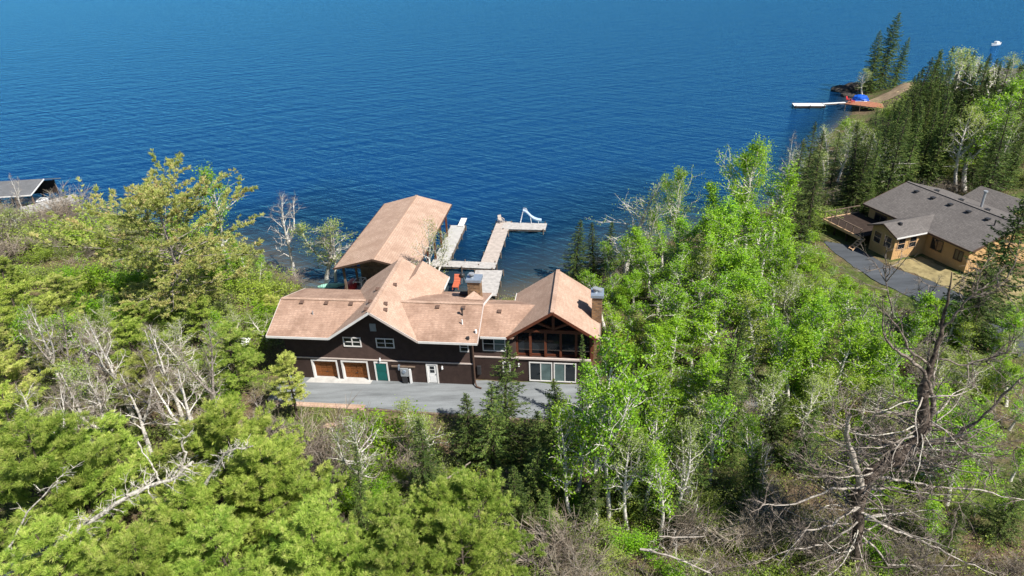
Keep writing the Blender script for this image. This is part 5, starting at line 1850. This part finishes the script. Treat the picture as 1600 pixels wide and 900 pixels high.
# left: the great pine and its neighbours
VAR['great'] = [make_pine(81, 16.5, 8.0, 6400, t0=0.34, trunk_r=0.33, leaf='needle_pine_gold', nb=62, blen=0.34, bw=0.07, per=10, top_flat=0.42, gaps=0.1, dead=10, barkm='bark_grey')]
NAMES['great'] = 'pine_tree'
tree_at('great', 232, 296, 60, 'great spreading pine with golden tipped crown left of the house', wide=1.15, var=0)
tree_at('airy', 326, 264, 74, 'tall leaning birch with thin green crown right of the great pine', wide=1.1, var=0, lean=(0.0, -0.12))
tree_at('bare', 432, 298, 78, 'forked white birch without leaves standing against the water', wide=1.2, var=0)
tree_at('pale', 490, 326, 77, 'grey green birch leaning beside the boathouse', wide=1.7, var=1)
tree_at('pale', 668, 352, 66, 'thin budding shrub tree behind the main gable against the boathouse roof', wide=1.25, var=0)
low(['brush', 'palebush'], 74, 425, 525, 6, 2.8, 'grey thicket', 'between the boathouse and the forked birch', 'thickets by the boathouse', 1.3)
tree_at('bare', 508, 350, 76, 'small leafless birch tucked right of the grey green birch', wide=1.4, var=1)
tree_at('bare', 12, 270, 104, 'thin dead white tree at the far left boathouse', wide=0.7, var=1)
low(['brush', 'palebush'], 98, -5, 110, 7, 2.2, 'tall grey brown thicket', 'beside the charcoal boathouse', 'thickets on the left shore', 1.3)
mass(['pale', 'bare', 'airy', 'pale'], 84, [(-5, 330), (80, 350), (180, 372), (260, 385)], 9, 'thin grey green birch', 'on the slope above the left shore', 'birches on the left shore', 1.5)
low(['brush', 'brush', 'palebush'], 88, -10, 240, 11, 4.2, 'tall grey brown thicket', 'along the left shore', 'thickets on the left shore', 1.3)
low(['brush', 'bush', 'palebush'], 82, -10, 330, 13, 4.0, 'tall thicket', 'on the slope above the left shore', 'thickets on the left shore', 1.4)
row('aspen', [(368, 372, 76, 0.8), (345, 392, 72, 0.8), (395, 402, 75, 0.8), (414, 425, 72, 0.8), (118, 395, 76, 0.9), (190, 396, 74, 0.9), (300, 400, 74, 0.8), (255, 405, 76, 0.9)], 'light green young aspen', 'behind the great pine along the shore', 'young aspens on the left shore', 1.4)
GL = 'bushes on the left slope'
low(['bush', 'palebush', 'brush'], 78, 0, 470, 14, 2.6, 'leafy bush', 'along the left shore', GL, 1.6)
low(['bush', 'palebush', 'bush'], 70, 0, 450, 15, 2.6, 'leafy bush', 'behind the great pine trunk', GL, 1.6)
low(['bush', 'bush', 'palebush'], 62, 0, 420, 14, 2.6, 'leafy bush', 'around the foot of the great pine', GL, 1.6)
low(['bush', 'palebush', 'brush'], 55, 0, 340, 7, 2.4, 'leafy bush', 'below the great pine', GL, 1.6)
low(['palebush', 'bush', 'palebush', 'brush'], 49, 0, 320, 8, 2.2, 'leafy bush', 'level with the garage', GL, 1.6)
low(['palebush', 'bush', 'palebush', 'brush'], 43, 0, 420, 9, 2.0, 'leafy bush', 'just below the garage level', GL, 1.5)
GP = 'yellow green pines on the left slope'
mass(['airy', 'pale', 'airy'], 53, [(10, 478), (180, 488), (320, 495)], 5, 'thin light green birch', 'between the left slope pines', GP, 1.2)
mass(['gold', 'pine'], 64, [(0, 412), (100, 428), (180, 445), (330, 440), (415, 465)], 7, 'yellow green pine', 'in the row behind the great pine', GP, 1.5)
mass(['gold', 'pale', 'pine', 'airy'], 57, [(0, 445), (120, 460), (200, 475), (330, 462), (420, 488)], 7, 'yellow green pine', 'in the row under the great pine', GP, 1.4)
mass(['gold', 'pine', 'pale', 'bare'], 51, [(0, 500), (120, 505), (250, 508), (330, 512)], 5, 'yellow green pine', 'in the row above the garage level', GP, 1.35)
mass(['gold', 'pine', 'gold', 'pale'], 46, [(0, 545), (200, 545), (300, 545)], 4, 'golden green pine', 'in the row level with the garage', GP, 1.35)
mass(['pine', 'gold', 'bare'], 41, [(0, 585), (200, 582), (330, 575), (410, 605)], 4, 'green pine', 'in the row below the garage', GP, 1.3)
mass(['pine'], 36.5, [(-5, 620), (150, 665), (250, 660), (350, 645), (425, 668)], 4, 'green pine', 'in the row above the leaning dead trunk', GP, 1.3)
row('bare', [(38, 470, 48), (62, 488, 47), (150, 492, 46), (120, 505, 47), (235, 500, 46.5), (300, 515, 45)], 'leafless white birch', 'scattered on the left slope', 'leafless birches on the left slope', 0.95)
tree_at('gold', 440, 543, 46, 'slim pine with dark stems in front of the left garage door', wide=1.0, var=1)
row('bare', [(120, 590, 41.5), (190, 580, 42.5), (228, 555, 44), (90, 610, 40.5)], 'thin grey birch', 'between pines on the lower left slope', 'thin birches on the lower left slope', 1.2)
tree_at('pale', 530, 622, 35.5, 'leaning white birch with pale buds below the garage', wide=1.0, var=0, lean=(0.02, 0.1))
tree_at('bare', 470, 638, 40, 'grey leafless tree left of the leaning white birch', wide=1.0, var=2)
tree_at('pale', 655, 608, 41, 'thin pale green sapling at the driveway below the white door', wide=1.4, var=1)
tree_at('bush', 592, 638, 42, 'bright green round bush at the corner of the shed', wide=1.3, var=2)
low(['palebush', 'bush', 'palebush'], 39.5, 440, 760, 8, 1.7, 'pale green bush', 'on the bank just below the driveway', 'bushes on the bank', 1.4)
low(['palebush', 'bush', 'brush'], 36.5, 430, 770, 9, 1.7, 'pale green bush', 'halfway down the bank', 'bushes on the bank', 1.4)
low(['palebush', 'bush', 'brush'], 33.5, 440, 780, 8, 1.6, 'pale green bush', 'behind the centre foreground pines', 'bushes on the bank', 1.4)
row('brush', [(455, 665, 39), (500, 695, 37), (620, 680, 39), (425, 655, 40)], 'grey brown thicket', 'on the bank below the driveway', 'thickets on the bank', 1.4)

# foreground pines
row('nearpine', [(10, 660, 31), (90, 690, 32), (330, 655, 32), (395, 690, 30), (450, 712, 31), (270, 740, 28)], 'broad green pine', 'in the left foreground', 'foreground pines', 1.1)
row('nearpine', [(676, 748, 29), (756, 752, 28), (600, 790, 27), (536, 815, 26)], 'broad green pine', 'in the centre foreground', 'foreground pines', 0.95)
row('nearpine', [(180, 815, 24), (345, 800, 25), (470, 800, 25), (640, 815, 25), (720, 830, 24.5), (60, 830, 24)], 'broad green pine', 'cut by the bottom edge', 'foreground pines', 1.05)
row('brush', [(850, 815, 29.5), (1075, 775, 31.5), (1180, 790, 30.5), (900, 870, 27), (1120, 868, 27)],
    'tangled grey thicket', 'along the bottom right of centre', 'bottom thickets', 1.35)
row('brush', [(1230, 760, 32), (1290, 820, 29), (1460, 850, 27.5), (1590, 870, 27)], 'tangled grey thicket', 'around the dead tree', 'bottom thickets', 1.3)
low(['bush', 'palebush', 'bush'], 34.5, 850, 1240, 9, 2.0, 'low green bush', 'under the dark firs at bottom centre right', 'bottom bushes', 1.3)
low(['bush', 'bush', 'palebush'], 31, 830, 1600, 14, 1.9, 'low green bush', 'in the bottom right undergrowth', 'bottom bushes', 1.3)
low(['bush', 'palebush', 'palebush', 'brush'], 27.5, 820, 1600, 13, 1.6, 'low bush', 'along the bottom edge right of centre', 'bottom bushes', 1.3)
mass(['aspen', 'aspen', 'spruce'], 31, [(1450, 800), (1530, 770), (1605, 750)], 6, 'young green tree', 'in the lower right corner', 'aspens around the dead tree', 1.3)
low(['bush', 'bush'], 36.5, 1400, 1600, 7, 2.6, 'green bush', 'right behind the dead tree', 'bottom bushes', 1.4)
row('airy', [(1022, 600, 33.2), (1072, 640, 32.6), (990, 655, 32.5), (1128, 600, 36), (1185, 640, 35), (898, 640, 32.8), (1045, 690, 31.5)], 'white stemmed young birch', 'before the dark firs at bottom right', 'white stemmed birches', 0.9)
row('bare', [(1065, 715, 32.5), (1205, 690, 34)], 'thin leafless tree', 'in front of the aspens at bottom right', 'thin leafless trees', 0.9)

# the big dead tree at bottom right, traced limb by limb
def limb(pix, Y0, Y1):
    n = len(pix)
    return np.array([at(x, y, Y0 + (Y1 - Y0) * i / (n - 1)) for i, (x, y) in enumerate(pix)])


def dense(P, k, rg, j):
    t = np.linspace(0, 1, (len(P) - 1) * k + 1)
    out_ = lerp_pts(P, np.minimum(t, 0.99999))
    out_[1:] += rg.normal(size=out_[1:].shape) * j
    return out_


dead = empty('dead_tree', at(1338, 893, 28.0))
tag(dead, 'huge gnarled dead tree with spreading bare limbs at bottom right', 'tree')
base = np.array(dead.location)
rg = np.random.default_rng(5)
TR = limb([(1335, 900), (1338, 840), (1345, 770), (1360, 740), (1400, 715), (1432, 690), (1445, 655), (1442, 610), (1455, 570), (1470, 520), (1482, 470), (1488, 425)], 28.0, 29.5)
LIMBS = [(limb([(1345, 760), (1332, 710), (1322, 665), (1330, 645)], 28.2, 27.6), 0.26, 0.10),
         (limb([(1425, 695), (1450, 670), (1460, 630), (1448, 590), (1425, 560), (1395, 545), (1380, 520), (1378, 470)], 28.6, 29.5), 0.24, 0.03),
         (limb([(1430, 692), (1470, 690), (1500, 680), (1530, 655), (1565, 620), (1605, 585)], 28.6, 27.4), 0.2, 0.05),
         (limb([(1455, 575), (1420, 545), (1395, 500), (1385, 450), (1380, 410)], 29.0, 29.8), 0.11, 0.02),
         (limb([(1470, 520), (1500, 480), (1530, 455), (1575, 440)], 29.2, 28.4), 0.09, 0.02),
         (limb([(1462, 560), (1500, 570), (1540, 560), (1585, 545)], 29.0, 28.2), 0.08, 0.02),
         (limb([(1365, 740), (1410, 752), (1470, 760), (1530, 765), (1600, 780)], 28.2, 27.0), 0.12, 0.03),
         (limb([(1350, 760), (1300, 765), (1240, 790), (1190, 792)], 28.1, 27.2), 0.10, 0.03),
         (limb([(1345, 790), (1300, 820), (1260, 830), (1215, 880)], 28.0, 26.8), 0.11, 0.03),
         (limb([(1345, 800), (1400, 830), (1450, 850), (1510, 880), (1560, 900)], 28.0, 26.6), 0.11, 0.03),
         (limb([(1340, 830), (1390, 880), (1440, 885), (1500, 883)], 28.0, 26.8), 0.09, 0.03),
         (limb([(1350, 750), (1310, 740), (1270, 730), (1240, 700)], 28.2, 28.6), 0.08, 0.02),
         (limb([(1340, 815), (1290, 850), (1230, 860), (1160, 885)], 28.0, 27.0), 0.08, 0.02),
         (limb([(1375, 735), (1430, 735), (1490, 725), (1545, 735)], 28.3, 27.6), 0.07, 0.02),
         (limb([(1338, 850), (1300, 880), (1265, 900)], 28.0, 27.0), 0.08, 0.03)]
trunkq = Q()
Td = dense(TR, 3, rg, 0.045)
trunkq.tube(Td - base, np.interp(np.linspace(0, 1, len(Td)), [0, 0.3, 0.55, 0.75, 1], [0.30, 0.36, 0.29, 0.14, 0.02]) * (1 + 0.16 * rg.normal(size=len(Td))), 11)
o = bpy.data.objects.new('trunk', trunkq.mesh('trunk', 'bark_trunk', True))
COL.objects.link(o)
o.parent = dead
fine = Q()
src = []
for i, (P, r0, r1) in enumerate(LIMBS):
    D = dense(P, 4, rg, 0.05)
    q_ = Q()
    q_.tube(D - base, np.linspace(r0 * 0.72, r1 * 0.8, len(D)) * (1 + 0.12 * rg.normal(size=len(D))), 7)
    o = bpy.data.objects.new('limb', q_.mesh('limb', 'bark_bleached' if i in (0, 6, 7, 8, 9, 10, 12, 14) else 'bark_dead', True))
    COL.objects.link(o)
    o.parent = dead
    src.append((D, 14 if i < 6 else 8))
src.append((Td[len(Td) // 2:], 10))
# the tangle of broken boughs round the lower trunk
for k in range(120):
    a = rg.uniform(0, 6.28)
    B = grow(rg, lerp_pts(Td, rg.uniform(0.02, 0.62)), azv(a, rg.normal() * 0.22 + 0.05), rg.uniform(1.8, 5.6), 9, 0.14, 0.0)
    q_ = Q()
    q_.tube(B - base, np.linspace(rg.uniform(0.035, 0.08), 0.012, len(B)), 5)
    o = bpy.data.objects.new('bough', q_.mesh('bough', ('bark_snag', 'bark_bleached', 'bark_dead', 'bark_bleached')[k % 4], True))
    COL.objects.link(o)
    o.parent = dead
    src.append((B, 3))
for D, n in src:
    for k in range(n):
        t = rg.uniform(0.25, 0.99)
        p = lerp_pts(D, t)
        d = nrm(nrm(D[-1] - D[0]) * 0.6 + rg.normal(size=3) * 0.7 + (0, 0, 0.1))
        L = rg.uniform(0.9, 2.6)
        B = grow(rg, p, d, L, 7, 0.17, 0.03)
        fine.tube(B - base, np.linspace(0.035, 0.008, 8), 4)
        for j in range(6):
            S = grow(rg, lerp_pts(B, rg.uniform(0.2, 0.98)), nrm(B[-1] - B[0]) + rg.normal(size=3) * 0.6, L * rg.uniform(0.2, 0.5), 4, 0.2, 0.03)
            fine.tube(S - base, np.linspace(0.014, 0.005, 5), 3)
            P0 = lerp_pts(S, rg.random(5))
            P1 = P0 + nrm(nrm(S[-1] - S[0]) + rg.normal(size=P0.shape) * 0.6) * rg.uniform(0.1, 0.4, (5, 1))
            fine.sticks(P0 - base, P1 - base, 0.006, 0.003)
o = bpy.data.objects.new('branches', fine.mesh('branches', 'bark_dead'))
COL.objects.link(o)
o.parent = dead


def snag(name, pix, Y0, Y1, r0, r1, label, seed, mat='bark_snag', nbr=14, bl=1.0):
    rg = np.random.default_rng(seed)
    P = dense(limb(pix, Y0, Y1), 4, rg, 0.04)
    r = empty(name, P[0])
    b0 = P[0].copy()
    tag(r, label, 'dead tree')
    q_ = Q()
    q_.tube(P - b0, np.linspace(r0, r1, len(P)) * (1 + 0.12 * rg.normal(size=len(P))) * (0.8 + 0.3 * rg.random(len(P))), 7)
    o = bpy.data.objects.new('trunk', q_.mesh('trunk', mat, True))
    COL.objects.link(o)
    o.parent = r
    q_ = Q()
    for k in range(nbr):
        p = lerp_pts(P, rg.uniform(0.15, 0.99))
        B = grow(rg, p, rg.normal(size=3) + (0, 0, 0.3) + nrm(P[-1] - P[0]) * 0.5, bl * rg.uniform(0.4, 1.3), 5, 0.2)
        q_.tube(B - b0, np.linspace(r1 * rg.uniform(0.25, 0.6), 0.008, 6), 4)
        for j in range(5):
            S = grow(rg, lerp_pts(B, rg.uniform(0.3, 0.98)), nrm(B[-1] - B[0]) + rg.normal(size=3) * 0.6, bl * rg.uniform(0.15, 0.5), 3, 0.2)
            q_.tube(S - b0, np.linspace(0.014, 0.005, 4), 3)
    o = bpy.data.objects.new('branches', q_.mesh('branches', mat))
    o['kind'] = 'stuff'
    COL.objects.link(o)
    o.parent = r


snag('dead_tree', [(-20, 895), (60, 868), (120, 830), (175, 790), (230, 760), (275, 745), (302, 720)], 24.3, 26.6, 0.16, 0.08, 'long bleached dead trunk leaning across the lower left pines', 21, nbr=80, bl=0.9)
snag('dead_tree', [(270, 745), (290, 715), (285, 690), (300, 672)], 26.5, 27.0, 0.07, 0.03, 'short broken bleached top at the end of the leaning dead trunk', 22, nbr=8, bl=0.6)
snag('dead_tree', [(318, 760), (338, 730), (352, 708), (392, 697)], 28.4, 28.0, 0.11, 0.04, 'lichen grey dead limb between the foreground pines', 23, nbr=36, bl=0.6)
snag('dead_tree', [(10, 860), (45, 800), (85, 755), (100, 740)], 27.0, 28.5, 0.06, 0.03, 'slender bleached pole leaning in the lower left corner', 24, nbr=10)
snag('dead_tree', [(215, 690), (235, 725), (250, 752)], 30.0, 29.0, 0.05, 0.06, 'short pale birch stem standing behind the leaning dead trunk', 25, nbr=4)
snag('fallen_log', [(690, 752), (715, 738), (735, 722)], 36.0, 37.5, 0.09, 0.06, 'short grey fallen log on the bank below the narrow spruces', 26, 'bark_dead', nbr=5, bl=0.4)
snag('fallen_log', [(1000, 858), (1060, 872), (1110, 895)], 27.5, 26.0, 0.08, 0.05, 'pale fallen branch in the thicket left of the dead tree', 27, 'bark_bleached', nbr=16)
snag('fallen_log', [(1030, 838), (1060, 840), (1105, 838)], 29.0, 28.6, 0.045, 0.03, 'thin whitish log lying under the understorey firs', 28, 'bark_bleached', nbr=10)
snag('fallen_log', [(0, 905), (40, 880), (95, 872), (150, 860)], 25.0, 25.6, 0.1, 0.05, 'second bleached log below the long leaning trunk', 29, nbr=14)

# undergrowth: grass tufts, low leaves, dead twigs; nobody could count them
rg = np.random.default_rng(17)
def scatter(n, x0, x1, y0, y1):
    x = rg.uniform(x0, x1, n)
    y = y0 + (y1 - y0) * rg.random(n) ** 1.3
    d = shore_dist(x, y)
    rx, ry = x - HO[0], y - HO[1]
    u, v = rx * CY - ry * SY, rx * SY + ry * CY
    bad = (u > -18.2) & (u < 12.5) & (v > -4.6) & (v < 9.5)
    bad |= (u > 8) & (u < 28) & (v > -3) & (v < 3)
    p, q = (x - NO[0]) * NU[0] + (y - NO[1]) * NU[1], (x - NO[0]) * NV[0] + (y - NO[1]) * NV[1]
    bad |= (p > -1.5) & (p < 28) & (q > -11) & (q < 19)
    k = (d > 0.3) & ~bad
    k &= np.abs(x) < (y + 12) * 0.85 + 6
    x, y = x[k], y[k]
    return np.column_stack([x, y, ground_z(x, y)])


def undergrowth(name, mat, label, n, seedclump, fn):
    P = scatter(n, -75, 75, 20, 100)
    dn = vnoise(P[:, 0] / 3.1, P[:, 1] / 3.1, seedclump) + 0.5 * vnoise(P[:, 0] / 0.9, P[:, 1] / 0.9, seedclump + 1)
    P = P[dn > -0.02]
    q_ = Q()
    fn(q_, P)
    o = bpy.data.objects.new(name, q_.mesh(name, mat))
    COL.objects.link(o)
    tag(o, label, kind='stuff')


def f_leaf(q_, P):
    k = np.repeat(P, 8, 0)
    q_.leaves(k + np.column_stack([rg.normal(size=(len(k), 2)) * 0.3, np.abs(rg.normal(size=len(k))) * 0.35 + 0.03]), 0.10, rg, (0, 0, 0.9))


def f_grass(q_, P):
    k = np.repeat(P, 5, 0) + np.column_stack([rg.normal(size=(len(P) * 5, 2)) * 0.12, np.zeros(len(P) * 5)])
    q_.blades(k, np.column_stack([rg.normal(size=(len(k), 2)) * 0.5, np.ones(len(k))]), rg.uniform(0.25, 0.6, len(k)), 0.04, rg)


def f_twig(q_, P):
    k = np.repeat(P, 3, 0) + np.column_stack([rg.normal(size=(len(P) * 3, 2)) * 0.3, rg.random(len(P) * 3) * 0.4])
    d = np.column_stack([rg.normal(size=(len(k), 2)), rg.normal(size=len(k)) * 0.45 + 0.3])
    q_.sticks(k, k + nrm(d) * rg.uniform(0.3, 1.3, (len(k), 1)), 0.011, 0.005, rg=rg)


undergrowth('undergrowth', 'leaf_bush', 'low green leafy ground cover between the trees', 52000, 5, f_leaf)
undergrowth('grass', 'litter', 'dry tan grass tufts on the forest floor', 42000, 9, f_grass)
undergrowth('twigs', 'twig_leaf', 'grey dead twigs strewn on the forest floor', 36000, 13, f_twig)
